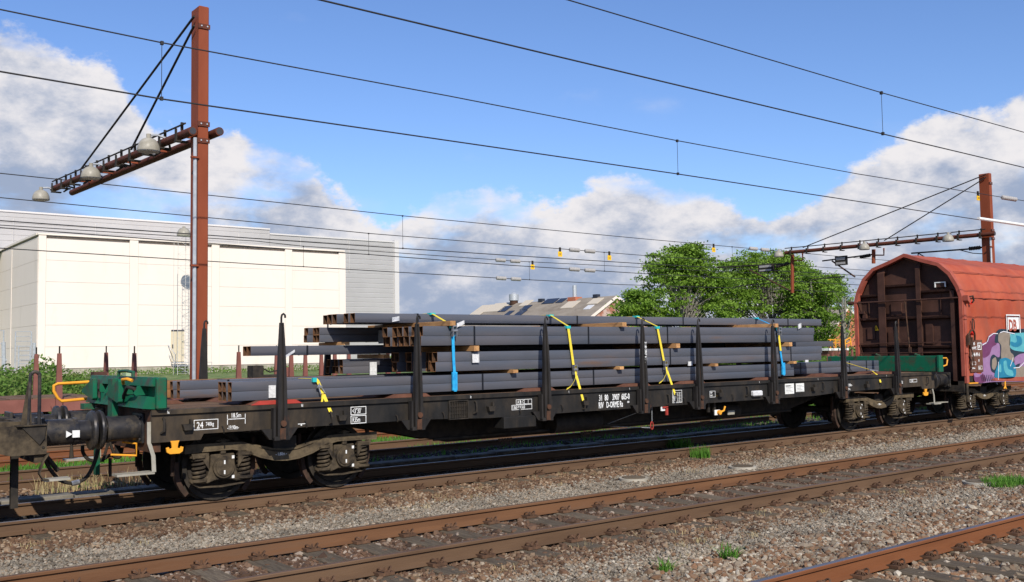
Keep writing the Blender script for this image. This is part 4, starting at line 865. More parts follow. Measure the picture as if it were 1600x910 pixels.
for ya, yb_, za, zb in ((12.85, 12.87, 2.7, 3.25), (13.1, 13.3, 1.95, 2.5), (13.95, 14.25, 2.72, 3.05), (14.75, 14.98, 2.1, 2.42), (14.9, 14.92, 2.7, 3.2)):
    MB().box(24.17, 24.20, ya, yb_, za, zb).build('stiffener', ENDW, RW)
MB().tube([(24.0, 12.3, 3.10), (24.0, 15.3, 3.10)], .022, 8).build('locking_bar', ENDW, RW, smooth=True)
MB().cyl((24.0, 15.28, 3.10), (24.0, 15.42, 3.10), .055, 10).build('bar_end', ENDW, RW)
for ya, yb_, za, zb in ((13.75, 13.66, 3.12, 1.75), (13.95, 13.97, 2.62, 1.98)):
    MB().tube([(24.0, ya, za), (24.0, yb_, zb)], .018, 6).box(23.985, 24.015, yb_-.04, yb_+.03, zb-.03, zb+.12).build('hanging_rod', GALV if 0 else RUSTBR, RW)
for z_ in (1.98, 1.72): MB().tube([(24.0, 12.55, z_), (24.0, 15.1, z_)], .013, 6).build('grab_rail', ENDW, RW)
y_, z_ = PX(1484, 442, 24.0)
mb = MB(); mb.box(24.10, 24.2, 12.68, 12.94, 3.40, 3.52); mb.build('lamp_pocket', ENDW, RW)
mb = MB(); mb.box(24.08, 24.10, 12.66, 12.96, 3.51, 3.535); mb.box(24.08, 24.10, 12.66, 12.69, 3.40, 3.51); mb.box(24.08, 24.10, 12.93, 12.96, 3.40, 3.51); mb.build('pocket_frame', PAPER, RW)
wy = 14.72; tr = MB().prism([(wy-.085, 2.33), (wy+.085, 2.33), (wy, 2.48)], 'x', 24.185, 24.199).build('warning_triangle', SIGNY, RW); MB().prism([(wy-.012, 2.36), (wy+.012, 2.36), (wy-.01, 2.40), (wy+.015, 2.40), (wy, 2.45)], 'x', 24.180, 24.184).build('bolt_symbol', INK, tr)
MB().box(24.05, 24.2, 14.98, 15.14, 2.8, 2.86).box(24.08, 24.2, 14.95, 15.05, 2.62, 2.80).build('pulley', ENDW, RW)
# corner gear at the near end
m = MB(); m.prism([(24.0, 3.15), (24.08, 3.12), (24.16, 3.0), (24.12, 2.94), (24.0, 3.02)], 'y', 12.06, 12.19); m.build('latch_block', RIM, RW)
MB().tube([(24.2, 12.12, 3.12), (24.34, 12.10, 3.14), (24.38, 12.10, 3.02), (24.3, 12.10, 2.98)], .022, 8).build('latch_hook', BLK2, RW, smooth=True)
MB().box(24.02, 24.14, 12.18, 12.24, .95, 3.1).box(24.0, 24.16, 12.16, 12.18, 2.55, 2.57).box(24.0, 24.16, 12.16, 12.18, 1.7, 1.72).build('corner_post', RIM, RW)
for z_ in (2.42, ): MB().tube(sm([(24.36, 12.15, z_+.14), (24.40, 12.13, z_+.1), (24.40, 12.13, z_-.1), (24.36, 12.15, z_-.14), (24.33, 12.14, z_), (24.36, 12.15, z_+.14)]), .014, 6).build('tie_ring', BLK2, RW)
m = MB(); m.tube(sm([(24.05, 12.12, 2.15), (24.18, 12.08, 2.28), (24.3, 12.08, 2.2), (24.38, 12.12, 2.02)]), .024, 6); m.tube(sm([(24.12, 12.1, 2.05), (24.12, 12.08, 1.8), (24.18, 12.08, 1.62), (24.1, 12.1, 1.4), (24.24, 12.1, 1.38), (24.2, 12.08, 1.62)]), .016, 6); m.box(24.03, 24.12, 12.1, 12.16, 1.9, 2.15); m.box(24.2, 24.26, 12.1, 12.16, 1.85, 2.1); m.build('clamp_lever', RUSTBR, RW)
MB().box(24.3, 24.36, 12.13, 12.18, 2.15, 2.30).build('red_marker', mat('signal_red', c(.8, .03, .02)), RW)
MB().box(24.3, 24.36, 12.13, 12.18, 2.93, 3.02).build('red_marker', MATS['signal_red'], RW)
# tarpaulin
dense = []
for i in range(len(arch)-1):
    n_ = 14 if i in (0, len(arch)-2) else 6
    for k in range(n_): t_ = k/n_; dense.append((arch[i][0]*(1-t_)+arch[i+1][0]*t_, arch[i][1]*(1-t_)+arch[i+1][1]*t_))
dense.append(arch[-1]); nrm = inset(dense, 1.0); m = MB(); X0, X1, dx = 24.15, 38.2, .078; nx = int((X1-X0)/dx)
for i in range(nx+1):
    x = X0+i*dx
    for j, (y, z) in enumerate(dense):
        ny_, nz_ = nrm[j][0]-y, nrm[j][1]-z
        ph = ((x-24.0) % .78)/.78; sag = .028*math.sin(math.pi*ph)**.55
        low = max(0, min(1, (z-1.15)/.7))
        mid = .75 if z > 3.0 else .40
        fold = 0
        if 2.1 < z < 3.6:    # slack diagonal folds hanging from each bow
            w_ = math.sin(math.pi*(z-2.1)/1.5); u_ = (ph*.78-(3.5-z)*.32) % .78; fold = .035*w_*math.exp(-((u_-.3)/.09)**2)
        nzv = mnoise.fractal(Vector((x*1.3, y*1.2, z*1.6)), 1, 2, 3)*.02
        d = max(.004, sag*mid*(.25+.75*low)+abs(nzv)*low+fold)
        m.v.append((x, y+ny_*d, z+nz_*d))
q = len(dense)
for i in range(nx):
    for j in range(q-1): m.f.append([i*q+j, i*q+j+1, (i+1)*q+j+1, (i+1)*q+j]); m.m.append(0)
TP = m.build('tarpaulin', TARP, RW, smooth=False); TP.data.polygons.foreach_set('use_smooth', [True]*len(TP.data.polygons))
for k in range(2):   # seams along the cover
    zz, yy = ((3.78, YR-1.25), (3.10, YR-1.525))[k]
    MB().box(24.15, 38.2, yy-.004, yy+.03, zz, zz+.012).build('seam', RIM, RW)
MB().box(24.1, 38.2, 12.22, 12.30, .98, 1.13).box(24.1, 38.2, 15.14, 15.22, .98, 1.13).box(24.0, 38.2, 12.4, 15.1, .9, 1.0).build('underframe', BLK2, RW)
MB().box(24.0, 24.2, 12.25, 15.2, .74, 1.0).build('headstock', BLK2, RW)
for y in (YC-.875, YC+.875): buffer(RW, 24.0, 23.34, y)
copy_tree(bog, (24.87+.9-5.905, 0, 0), parent=RW).location = Vector(bog.location)+wloc(WG)-wloc(RW)+Vector((24.87+.9-5.905, 0, 0))
MB().box(24.1, 24.55, 12.16, 12.24, .93, .96).build('yellow_bar', YEL, RW)
def corner_hook2(x): MB().tube([(x, 12.2, .95), (x, 12.2, .80), (x-.06, 12.2, .74)], .022, 8).tube([(x, 12.2, .80), (x+.06, 12.2, .74)], .02, 8).build('towing_hook', YEL, RW)
corner_hook2(26.05)
MB().tube([(24.05, 12.2, .95), (24.05, 12.2, .5), (24.3, 12.3, .42)], .03, 8).build('step_hanger', DUSTY, RW)
MB().box(23.2, 23.85, 12.6, 12.75, .47, .49).build('step_board', LAMPM, RW)
# side data panel
YS = YR-1.52
dp = MB().box(24.22, 24.86, YS-.03, YS-.016, 1.22, 2.03).build('data_panel', BUNK, RW); z2 = YS-.033
for s_, a, b, h_ in (('31 80', 24.30, 1.90, .075), ('RIV-MC', 24.30, 1.79, .075), ('3546 491-6', 24.29, 1.62, .09), ('81', 24.62, 1.48, .06), ('DGmns', 24.29, 1.30, .045), ('12,0 t', 24.62, 1.30, .045)):
    text(s_, a, z2, b, h_, dp, sx=.72, boldness=.03)
mb = MB(); frame_rect(mb, 24.60, 24.80, 1.78, 1.96, z2, .02); frame_rect(mb, 24.29, 24.48, 1.40, 1.48, z2, .01); frame_rect(mb, 24.6, 24.8, 1.28, 1.37, z2, .01); mb.build('panel_mark', WHT, dp); text('DB', 24.62, z2, 1.83, .08, dp, sx=.8, boldness=.03)
# DB sign on the cover
zz = YS-.014
mb = MB(); xa, za = P(1571, 492, YS); xb = P(1592.5, 492, YS)[0]
frame_rect(mb, xa, xb, 2.16, 2.70, zz, .035, .004); mb.build('logo_frame', WHT, RW)
mb = MB(); mb.box(xa+.075, xb-.075, zz-.003, zz, 2.22, 2.63); mb.build('logo_field', WHT, RW)
text('DB', xa+.115, zz-.006, 2.27, .30, RW, m=RIM, sx=.82, name='logo_letters', boldness=.045)
# graffiti: flat painted shapes on the cover
def spray(pts_, m_, lay, nm='graffiti'):
    Yg = YS-.012-lay*.0025
    pts_ = [(v.x, v.y) for v in sm([(a, b, 0) for a, b in pts_]+[(pts_[0][0], pts_[0][1], 0)], 4)][:-1]
    pl = [P(min(a, 1640), b, Yg) for a, b in pts_]
    mm = MB(); mm.v = [(a, Yg, b) for a, b in pl]; mm.f = [list(range(len(pl)))]; mm.m = [0]
    o = mm.build(nm, m_, RW); bm = bmesh.new(); bm.from_mesh(o.data); bmesh.ops.triangulate(bm, faces=bm.faces, ngon_method='EAR_CLIP')
    r_ = bmesh.ops.extrude_face_region(bm, geom=bm.faces[:]); bmesh.ops.translate(bm, verts=[v for v in r_['geom'] if isinstance(v, bmesh.types.BMVert)], vec=(0, .0015, 0)); bm.to_mesh(o.data); bm.free()
Z = lambda L_: [(1480+a*.176, 460+b*.176) for a, b in L_]
spray(Z([(305, 440), (350, 420), (370, 370), (415, 345), (455, 355), (470, 330), (560, 320), (900, 330), (900, 770), (680, 775), (420, 778), (265, 785), (240, 700), (312, 690)]), GRAF_L, 0)
spray(Z([(312, 450), (352, 425), (372, 375), (415, 352), (440, 360), (440, 440), (400, 470), (372, 540), (315, 560)]), GRAF_P, 1)
spray(Z([(315, 700), (290, 730), (250, 735), (235, 705), (250, 780), (330, 782), (345, 745)]), GRAF_P, 1)
spray(Z([(425, 380), (445, 325), (480, 308), (560, 315), (620, 310), (900, 320), (900, 545), (690, 545), (640, 640), (585, 665), (600, 740), (420, 700), (385, 650), (385, 570), (410, 535), (450, 560), (470, 540), (465, 440), (425, 430)]), GRAF_K, 2)
spray(Z([(455, 360), (480, 335), (555, 350), (558, 500), (590, 545), (590, 640), (520, 620), (480, 570), (480, 460), (455, 420)]), GRAF_G, 3)
spray(Z([(400, 580), (430, 560), (440, 620), (420, 670), (398, 650)]), GRAF_G, 3)
spray(Z([(560, 350), (900, 345), (900, 520), (670, 510), (560, 475)]), GRAF_T, 3)
spray(Z([(610, 365), (655, 380), (662, 440), (620, 470), (570, 455), (565, 420), (600, 430), (620, 415)]), GRAF_B, 4)
spray(Z([(720, 360), (900, 400), (900, 440), (740, 450), (700, 420)]), GRAF_B, 4)
spray(Z([(470, 575), (530, 565), (600, 620), (610, 720), (560, 750), (430, 740), (430, 680)]), GRAF_B, 4)
spray(Z([(500, 600), (525, 590), (540, 660), (580, 680), (585, 725), (530, 715), (505, 670)]), GRAF_T, 5)
spray(Z([(455, 640), (475, 620), (480, 690), (450, 680)]), GRAF_T, 5)
spray(Z([(600, 560), (680, 525), (900, 550), (900, 600), (660, 610), (585, 640)]), GRAF_L, 3)
spray(Z([(600, 650), (900, 620), (900, 740), (600, 745)]), GRAF_G, 3)
spray(Z([(420, 745), (600, 735), (900, 735), (900, 765), (425, 768)]), RIM, 4)
for seg in (((356, 425), (372, 378), (412, 348), (450, 350)), ((470, 342), (500, 330), (600, 352)), ((312, 452), (350, 430)), ((585, 560), (575, 600), (560, 640)), ((590, 655), (640, 650), (700, 590)), ((455, 600), (455, 760))):
    pl = [P(1480+a*.176, 460+b*.176, YS-.03) for a, b in seg]; MB().ribbon([(a, YS-.03, b) for a, b in pl], .0015, .02, (0, 1, 0)).build('graffiti_outline', GRAF_W, RW)
for k in range(7):
    a0 = 300+k*16; pl = [P(1480+(a0+dx_)*.176, 460+(b_)*.176, YS-.025) for dx_, b_ in ((0, 715), (12, 775), (18, 730), (30, 770))]; MB().ribbon([(a, YS-.025, b) for a, b in pl], .0015, .016, (0, 1, 0)).build('graffiti_tag', GRAF_K, RW)

# ================================================================= CATENARY MASTS
def hbeam(m, x, y, w, d, z0, z1):
    m.box(x-w/2, x+w/2, y-d/2, y-d/2+.02, z0, z1); m.box(x-w/2, x+w/2, y+d/2-.02, y+d/2, z0, z1); m.box(x-.01, x+.01, y-d/2+.02, y+d/2-.02, z0, z1)
def lamp(m_parent, x, y, z, r=.27):
    prof = [(.05, .0), (.10, -.01), (.17, -.05), (.225, -.12), (.26, -.21), (.275, -.30), (.27, -.33)]
    s = r/.275; mb = MB(); n = 20; k0 = 0
    for rr, zz_ in prof:
        for j in range(n): a = 2*math.pi*j/n; mb.v.append((x+rr*s*math.cos(a), y+rr*s*math.sin(a), z+zz_*s))
    for i in range(len(prof)-1):
        for j in range(n): mb.f.append([i*n+j, i*n+(j+1) % n, (i+1)*n+(j+1) % n, (i+1)*n+j]); mb.m.append(0)
    mb.f.append(list(range(n))); mb.m.append(0)
    o = mb.build('yard_lamp', LAMPM, m_parent, smooth=True)
    g_ = MB(); g_.cyl((x, y, z-.33*s), (x, y, z-.345*s), .25*s, 18); g_.build('lens', PAPER, o); MB().cyl((x, y, z), (x, y, z+.07), .06*s, 10).build('cap', LAMPM, o)
    return o
def mast(xm, label, ztop, arms, lamps, lx, stays, pipe=True, zbase=-.3):
    M = thing('catenary_mast', label, 'mast', (xm, 15.95, zbase))
    w = .175
    m = MB(); m.box(xm-w/2, xm+w/2, 15.77, 16.13, zbase, ztop); m.build('post', MAST, M, bevel=.012)
    for zz_ in (.6, arms[0][2]-.14, arms[0][2]+.14, ztop-.35):
        pb = MB().box(xm-w/2-.012, xm+w/2+.012, 15.75, 15.769, zz_-.04, zz_+.04).build('bolt_plate', ARM, M)
        for q_ in (-.05, .05): MB().cyl((xm+q_, 15.735, zz_), (xm+q_, 15.75, zz_), .014, 6).build('bolt', GALV, pb)
    for (xa_, ya, za, yb_, zb) in arms:
        m = MB(); n = 18; dark = MB()
        m.tube([(xa_, ya, za), (xa_, yb_, zb)], .072, 16); m.build('arm_tube', ARM, M, smooth=True)
        dark.cyl((xa_, ya-.003, za), (xa_, ya+.01, za), .056, 14); dark.build('tube_mouth', INK, M)
    xa_, ya, za, yb_, zb = arms[0]
    n_ = 11
    for i in range(n_):
        t_ = (i+.6)/n_; y = ya+(yb_-ya)*t_; z = za+(zb-za)*t_
        if len(arms) > 1 and i < n_-1 and i % 2 == 0: MB().box(xa_, arms[1][0], y-.03, y+.03, z-.035, z+.035).build('arm_brace', MAST, M)
        MB().box(xa_-.02, xa_+.02, y-.02, y+.02, z+.08, z+.22).box(xa_-.12, xa_+.10, y-.05, y+.05, z-.125, z-.10).box(xa_-.115, xa_-.09, y-.03, y+.03, z-.10, z+.1).build('clamp', BLK2, M)
    MB().tube([(xa_-.02, ya+.3, za+.18), (xa_-.02, yb_, zb+.18)], .018, 6).build('cable', BLK2, M)
    if len(arms) > 1:
        for t0 in (.12, .36, .62, .8):
            q_ = [(xa_+.06*math.sin(k*1.9), ya+(yb_-ya)*(t0+k*.018), za+(zb-za)*t0-.09-.05*(k % 2)) for k in range(6)]; MB().tube(sm_(q_), .02, 5).build('cable_loop', BLK2, M)
    for y, z in lamps:
        lamp(M, lx, y, z+.02, .195); MB().tube([(lx, y, z+.07), (lx+.15, y, z+.09), (xa_, y, z+.05)], .022, 6).build('lamp_bracket', GALV, M)
    for (y0_, z0_, y1_, z1_) in stays:
        MB().tube([(xm-.14, y0_, z0_), (xa_+.02, y1_, z1_)], .02, 6).build('stay_rod', BLK2, M)
    if pipe:
        xp = xm-.13; MB().tube([(xp, 15.80, 0), (xp, 15.80, za-.1)], .032, 8).build('cable_pipe', GALV, M, smooth=True)
        for z in (1.0, 3.4, 5.2): MB().box(xp-.08, xm-.08, 15.74, 15.80, z, z+.03).build('pipe_clip', MAST, M)
    return M
sm_ = lambda p: sm(p, 3)
M1 = mast(5.91, 'brown steel mast with double tube arm and three lamps, left behind the load', 7.80, ((5.72, 15.75, 5.65, 25.1, 5.99), (6.10, 15.55, 5.65, 24.9, 5.91)), ((24.95, 5.90), (20.67, 5.78), (17.06, 5.71)), 5.42, ((15.85, 7.62, 22.7, 6.10), (15.85, 7.46, 19.1, 5.92)))
M2 = mast(33.3, 'brown steel mast with a single tube arm rising behind the red covered wagon', 7.75, ((33.08, 15.6, 5.64, 24.05, 5.73),), ((24.2, 5.79), (20.35, 5.73), (17.11, 5.73)), 32.85, ((15.85, 7.7, 23.22, 5.87), (15.85, 7.6, 19.68, 5.80)))
# cantilevers under the second mast's arm
X2 = 33.3
def Q(a, b): y, z = PX(a, b, X2); return (X2, y, z)
def insul(parent, a, b, r=.05, name='insulator', m=BLK2):
    a = Vector(a); b = Vector(b); n_ = 7; pts_ = []; rs = []
    for i in range(n_*2+1): pts_.append(a.lerp(b, i/(n_*2))); rs.append(r if i % 2 else r*.6)
    return MB().tube(pts_, rs, 10).build(name, m, parent)
for top_, bot, L1_, c1_, d1, pw_ in (((1365, 390), (1365, 412), (1362, 398), (1285, 408), (1336, 433), 1), ((1238, 398), (1238, 458), (1235, 412), (1121, 418), (1236, 455), 1)):
    MB().tube([Q(*top_), Q(*bot)], .07, 8).tube([Q(top_[0]+16, top_[1]-2), Q(top_[0]+16, top_[1]+9), Q(top_[0], top_[1]+9)], .03, 6).build('drop_post', MAST, M2)
    MB().tube([Q(*L1_), Q(*c1_)], .028, 6).build('cantilever_tube', BLK2, M2); MB().tube([Q(c1_[0]+(15 if c1_[0] > 1200 else 50), c1_[1]+(0 if c1_[0] > 1200 else 4)), Q(*d1)], .032, 6).build('cantilever_stay', RUSTBR, M2)
insul(M2, Q(1344, 402), Q(1360, 399), .075); insul(M2, Q(1213, 417), Q(1232, 412), .075); insul(M2, Q(1514, 389), Q(1532, 387), .075)
MB().tube([Q(1424, 396), Q(1512, 389.5), Q(1540, 386)], .028, 6).tube([Q(1435, 395), Q(1434, 402)], .02, 6).tube([Q(1435, 396), Q(1445, 402)], .02, 6).build('cantilever_tube', BLK2, M2)
MB().tube([Q(1500, 391), Q(1520, 396), Q(1538, 397)], .015, 6).build('bonding_lead', WIRE, M2)
for (a, b, w_, h_) in ((1314.5, 407.5, .5, .36), (1197, 419, .75, .32)):
    q = Q(a, b); MB().box(X2-.05, X2+.05, q[1]-w_/2, q[1]+w_/2, q[2]-h_/2, q[2]+h_/2).build('damper_box', BLK2, M2); MB().box(X2-.065, X2-.05, q[1]-w_*.4, q[1]+w_*.4, q[2]+.02, q[2]+h_*.35).box(X2-.065, X2-.05, q[1]-w_*.4, q[1]+w_*.4, q[2]-h_*.4, q[2]-.06).build('plate', INSUL, M2)
MB().tube([Q(1145, 454-5), Q(1215, 441)], .02, 6).tube([Q(1264, 438), Q(1320, 432)], .02, 6).build('registration_arm', BLK2, M2)

# ================================================================= OVERHEAD LINES
def wire_pts(Y, pts_): return [(P(a, b, Y)[0], Y, P(a, b, Y)[1]) for a, b in pts_]
def line(label, Y, mess, cont, drops, r=.010, ext=(-25, 110), grp='overhead lines above the yard tracks'):
    L_ = thing('overhead_line', label, 'overhead wire', (10, Y, 5.5), grp)
    res = []
    for nm, pl in (('messenger_wire', mess), ('contact_wire', cont)):
        w = wire_pts(Y, pl); a, b = w[0], w[-1]; sa = (w[1][2]-w[0][2])/(w[1][0]-w[0][0]); sb = (w[-1][2]-w[-2][2])/(w[-1][0]-w[-2][0])
        w = [(ext[0], Y, a[2]+sa*(ext[0]-a[0])*.15)]+w+[(ext[1], Y, b[2]+sb*(ext[1]-b[0])*.05)]
        MB().tube(w, r if nm == 'messenger_wire' else r*1.15, 6).build(nm, WIRE, L_); res.append(w)
    def zat(w, x):
        for p, q in zip(w, w[1:]):
            if p[0] <= x <= q[0]: return p[2]+(q[2]-p[2])*(x-p[0])/(q[0]-p[0])
    for px, py in drops:
        x = P(px, py, Y)[0]; za, zb = zat(res[0], x), zat(res[1], x); MB().tube([(x, Y, za), (x, Y, zb)], r*.5, 5).box(x-.02, x+.02, Y-.02, Y+.02, za-.03, za+.02).box(x-.02, x+.02, Y-.02, Y+.02, zb-.02, zb+.03).build('dropper', WIRE, L_)
    L_['_'] = 0; del L_['_']
    return L_, res, zat
def ins_pair(L, w, zat, Y, px, py, sp=30, r=.05):
    r = r*1.3
    for k in (-.5, .5):
        xa = P(px+(k*sp*1.0)-sp*.42, py, Y)[0]; xb = P(px+(k*sp*1.0)+sp*.22, py, Y)[0]
        insul(L, (xa, Y, zat(w, xa)), (xb, Y, zat(w, xb)), r, 'insulator', INSUL)
def sign(L, w, zat, Y, px, py, s=.16):
    s = s*.62
    x = P(px, py, Y)[0]; z = zat(w, x)
    MB().box(x-s*.35, x+s*.35, Y-.02, Y+.02, z-s*.9, z+.06).build('sign_clamp', BLK2, L); q = MB().box(x-s*.8, x+s*.8, Y-.012, Y+.012, z-s*2.5, z-s*.9).build('warning_sign', SIGNY, L)
    text('OI', x-s*.5, Y-.015, z-s*2.1, s*.8, L, m=INK, name='lettering', sx=.8)
line('wires over the second track, crossing the top right of the sky', 8.72, [(887, 0), (1377, 145), (1600, 207)], [(500, 0), (1049, 131), (1377, 209), (1600, 262)], [(1377, 145)], .009, (-15, 80))
L2_, r2, zf = line('wires over the loaded flat wagon, crossing the whole sky', 13.25, [(0, 15), (253, 67), (700, 150), (1058, 220), (1340, 272), (1600, 314)], [(0, 112), (253, 155), (763, 229), (1058, 272), (1525, 343), (1600, 352)], [(253, 67), (1058, 220)], .010)
xa, za = P(1545, 344, 13.25); xb, zb = P(1600, 352, 13.25)
MB().tube([(xa-.6, 13.25, za), (xa+9, 13.25, za-.0)], .045, 8).build('section_insulator', PAPER, L2_)
sign(L2_, r2[0], zf, 13.25, 1528, 303, .13); xq = P(1577, 312, 13.25)[0]; insul(L2_, (xq-.45, 13.25, zf(r2[0], xq-.45)), (xq+.45, 13.25, zf(r2[0], xq+.45)), .07, 'insulator', INSUL)
LA, ra, zf = line('highest of the distant wires passing over the brown wagons', 28.0, [(0, 271), (400, 313), (629, 337.5), (800, 354), (1000, 373), (1300, 400)], [(0, 345), (400, 373), (629, 388.5), (800, 399.6), (1000, 412), (1300, 428)], [(629, 337), (1144, 389)], .013)
sign(LA, ra[0], zf, 28.0, 1115, 385, .2); ins_pair(LA, ra[0], zf, 28.0, 1188, 391, 18, .07)
LB, rb, zf = line('middle distant wires with two insulators and two yellow signs', 31.6, [(0, 309), (400, 347.5), (576, 365), (800, 383), (1000, 399), (1200, 412)], [(0, 356), (400, 386), (576, 398), (800, 415), (1000, 427.5), (1200, 438)], [(576, 365), (944, 395)], .014)
ins_pair(LB, rb[0], zf, 31.6, 912, 391, 24, .075); ins_pair(LB, rb[1], zf, 31.6, 912, 422, 24, .075); sign(LB, rb[0], zf, 31.6, 875, 389, .22); sign(LB, rb[0], zf, 31.6, 952, 395, .22)
LC, rc, zf = line('lowest distant wires crossing in front of the cream hall', 37.6, [(0, 352), (400, 377), (474, 385), (800, 408), (1000, 418), (1200, 428)], [(0, 388), (400, 413), (474, 417), (800, 436), (970, 445), (1200, 452)], [(474, 385), (827, 410)], .015)
ins_pair(LC, rc[0], zf, 37.6, 796, 408, 23, .08); ins_pair(LC, rc[1], zf, 37.6, 797, 437, 23, .08); sign(LC, rc[0], zf, 37.6, 832, 409, .24)

# ================================================================= CREAM HALL
HX0, HX1, HY = 12.95, 32.45, 60.
H = thing('industrial_hall', 'cream panelled industrial hall on a concrete plinth', 'building', ((HX0+HX1)/2, HY, .8))
MB().box(HX0+.15, HX1-.1, HY+.16, 95, .8, 8.82).build('core_wall', HALLS, H)
MB().box(HX0-.05, HX1+.02, HY-.06, HY+.15, .6, 1.27).box(HX0-.06, HX0+.15, HY+.151, 95, .6, 1.27).build('plinth', CONC, H)
bays = [13.1, 18.25, 23.3, 28.3, 32.3]
pil = [13.1, 18.25, 23.3, 28.3, 32.3]
for i, x in enumerate(pil):
    MB().box(x-.25 if i else HX0, x+.25, HY-.012, HY+.1, 1.30, 8.93).build('pilaster', HALLW, H)
rows_ = [1.30+k*1.243 for k in range(7)]
for a, b in zip(pil, pil[1:]):
    for z0_ in rows_:
        zt = min(z0_+1.231, 8.83)
        if zt-z0_ < .1: continue
        MB().box(a+.262, b-.262, HY, HY+.12, z0_, zt).build('wall_panel', HALLW, H)
for y0_, y1_ in ((60.2, 67.0), (67.35, 76), (76.35, 85)):
    for z0_ in rows_:
        zt = min(z0_+1.231, 8.83); MB().box(HX0, HX0+.12, y0_, y1_, z0_, zt).build('wall_panel', HALLW, H)
for y in (67.03, 76.03): MB().box(HX0-.02, HX0+.12, y, y+.29, 1.3, 8.83).build('pilaster', HALLW, H)
MB().box(HX0-.05, HX1+.03, HY-.05, HY+.2, 8.94, 9.04).box(HX0-.08, HX0+.2, HY+.201, 95, 8.94, 9.06).box(HX0+.2, HX1, HY+.2, 95, 8.83, 8.95).build('roof_trim', HALLW, H)
MB().box(HX0+.3, HX1-.3, HY-.002, HY+.05, 8.87, 8.92).build('shadow_strip', INK, H)  # solid black strip drawn as the shadow line under the roof trim
x0_, x1_ = P(267, 540, HY)[0], P(281, 540, HY)[0]+.25
dr = MB().box(x0_, x1_, HY-.05, HY-.005, 1.56, 3.50).build('door', DOORC, H); MB().box(x0_, x1_, HY-.06, HY-.05, 3.42, 3.52).build('lintel', INK, dr); MB().box(x0_+.06, x0_+.12, HY-.1, HY-.05, 2.4, 2.62).build('handle', INK, dr)
stp = thing('steel_steps', 'grey metal steps with handrail at the cream hall door', 'steps', (x0_+.5, HY-.8, .86))
for k in range(4): MB().box(x0_-.05, x1_+.1, HY-1.1+.22*k, HY-.8+.22*k, .95+.18*k, .985+.18*k).build('tread', GALV, stp)
MB().tube([(x0_-.12, HY-1.15, .85), (x0_-.12, HY-1.15, 2.0), (x0_-.2, HY-.1, 2.6)], .025, 6).tube([(x0_-.12, HY-1.15, 1.45), (x0_-.15, HY-.1, 2.0)], .02, 6).build('handrail', GALV, stp)
MB().tube([(x1_+.5, HY-1.0, .85), (x1_+.5, HY-1.0, 2.3)], .025, 6).tube([(x1_+.5, HY-1.0, 1.5), (x1_+1.4, HY-1.0, 1.5), (x1_+1.4, HY-1.0, .85)], .02, 6).build('handrail', GALV, stp)
# grey hall behind
GH = thing('grey_hall', 'tall grey ribbed hall rising behind the cream hall', 'building', (25, 80, .8))
def grey(xa, xb, zt):
    MB().box(xa, xb, 75.05, 100, .8, zt-.03).build('wall', GREYC, GH)
    z = .9; k = 0; m = MB()
    while z < zt-.3:
        m.prism([(75.05, z), (75.02, z+.02), (75.0, z+.36), (75.05, z+.40)], 'x', xa, xb); z += .42
    o = m.build('cladding_rib', GREYC, GH, kind='stuff')
    MB().box(xa-.02, xb, 74.93, 75.3, zt-.12, zt).build('roof_trim', GREYT, GH)
grey(2, 33.7, 12.28); grey(33.72, 46.0, 11.90)
MB().box(45.6, 46.05, 74.9, 75.3, .8, 12.0).build('corner_trim', GREYT, GH)
for x in (9, 14.5, 20, 25.4, 31, 36.4, 41): MB().box(x, x+.03, 74.92, 74.96, 9, 11.7).build('panel_joint', GREYT, GH)
MB().box(2, 14, 70, 74.9, 8.9, 9.5).build('roof_unit', GREYC, GH)
# lattice lamp mast in front of the hall
xl_ = P(284, 450, 57)[0]
LM = thing('lattice_mast', 'slim lattice lamp mast standing before the cream hall', 'lamp mast', (xl_, 57, .8))
m = MB()
for sx, sy in ((-.35, -.35), (.35, -.35), (-.35, .35), (.35, .35)): m.tube([(xl_+sx, 57+sy, .8), (xl_+sx, 57+sy, 9.1)], .014, 4)
m.build('upright', PALEG, LM)
for k in range(20):
    z = .9+k*.41; s_ = 1 if k % 2 else -1; m = MB()
    m.tube([(xl_-.35*s_, 56.65, z), (xl_+.35*s_, 56.65, z+.41)], .009, 4); m.tube([(xl_-.35, 56.65, z), (xl_+.35, 56.65, z)], .009, 4); m.build('lattice_bar', PALEG, LM)
lamp(LM, xl_, 56.7, 9.45, .40)
# ramp railings at far left
def rail_thing(label, px0, px1, Y, zb, zt, bars, name='metal_railing'):
    a, b = P(px0, 570, Y)[0], P(px1, 570, Y)[0]; R_ = thing(name, label, 'railing', ((a+b)/2, Y, zb))
    for x in (a, b): MB().tube([(x, Y, zb), (x, Y, zt)], .035, 6).build('post', GALV, R_)
    for k in range(bars): z = zt-(zt-zb)*k/bars*.85; MB().tube([(a, Y, z), (b, Y, z)], .018, 5).build('bar', GALV, R_)
rail_thing('tall barred railing on the ramp left of the cream hall corner', 23.5, 48.5, 57.5, 1.2, 3.35, 7)
rail_thing('lower sloping handrail in front of the ramp railing', 29, 47, 56.8, 1.2, 2.55, 5)
rail_thing('grey gate frame at the far left edge', -14, 5, 57, .9, 3.4, 3)
MB().tube([P3(5.5, 535, 57), P3(6.5, 590, 57)], .1, 8).tube([P3(8, 563, 57), P3(10, 563, 57)], .08, 6).build('bollard_post', GALV, None, 'thick galvanised post at the far left edge before the hall', 'post')
MB().tube([P3(53.5, 536, 57), P3(53.5, 575, 57)], .09, 8).build('bollard_post', GALV, None, 'galvanised post beside the cream hall corner', 'post')
MB().box(P(-60, 570, 57)[0], P(52, 570, 57)[0], 56.6, 58.6, .5, 1.2).build('ramp', CONC, None, 'concrete ramp against the side of the cream hall', 'ramp')

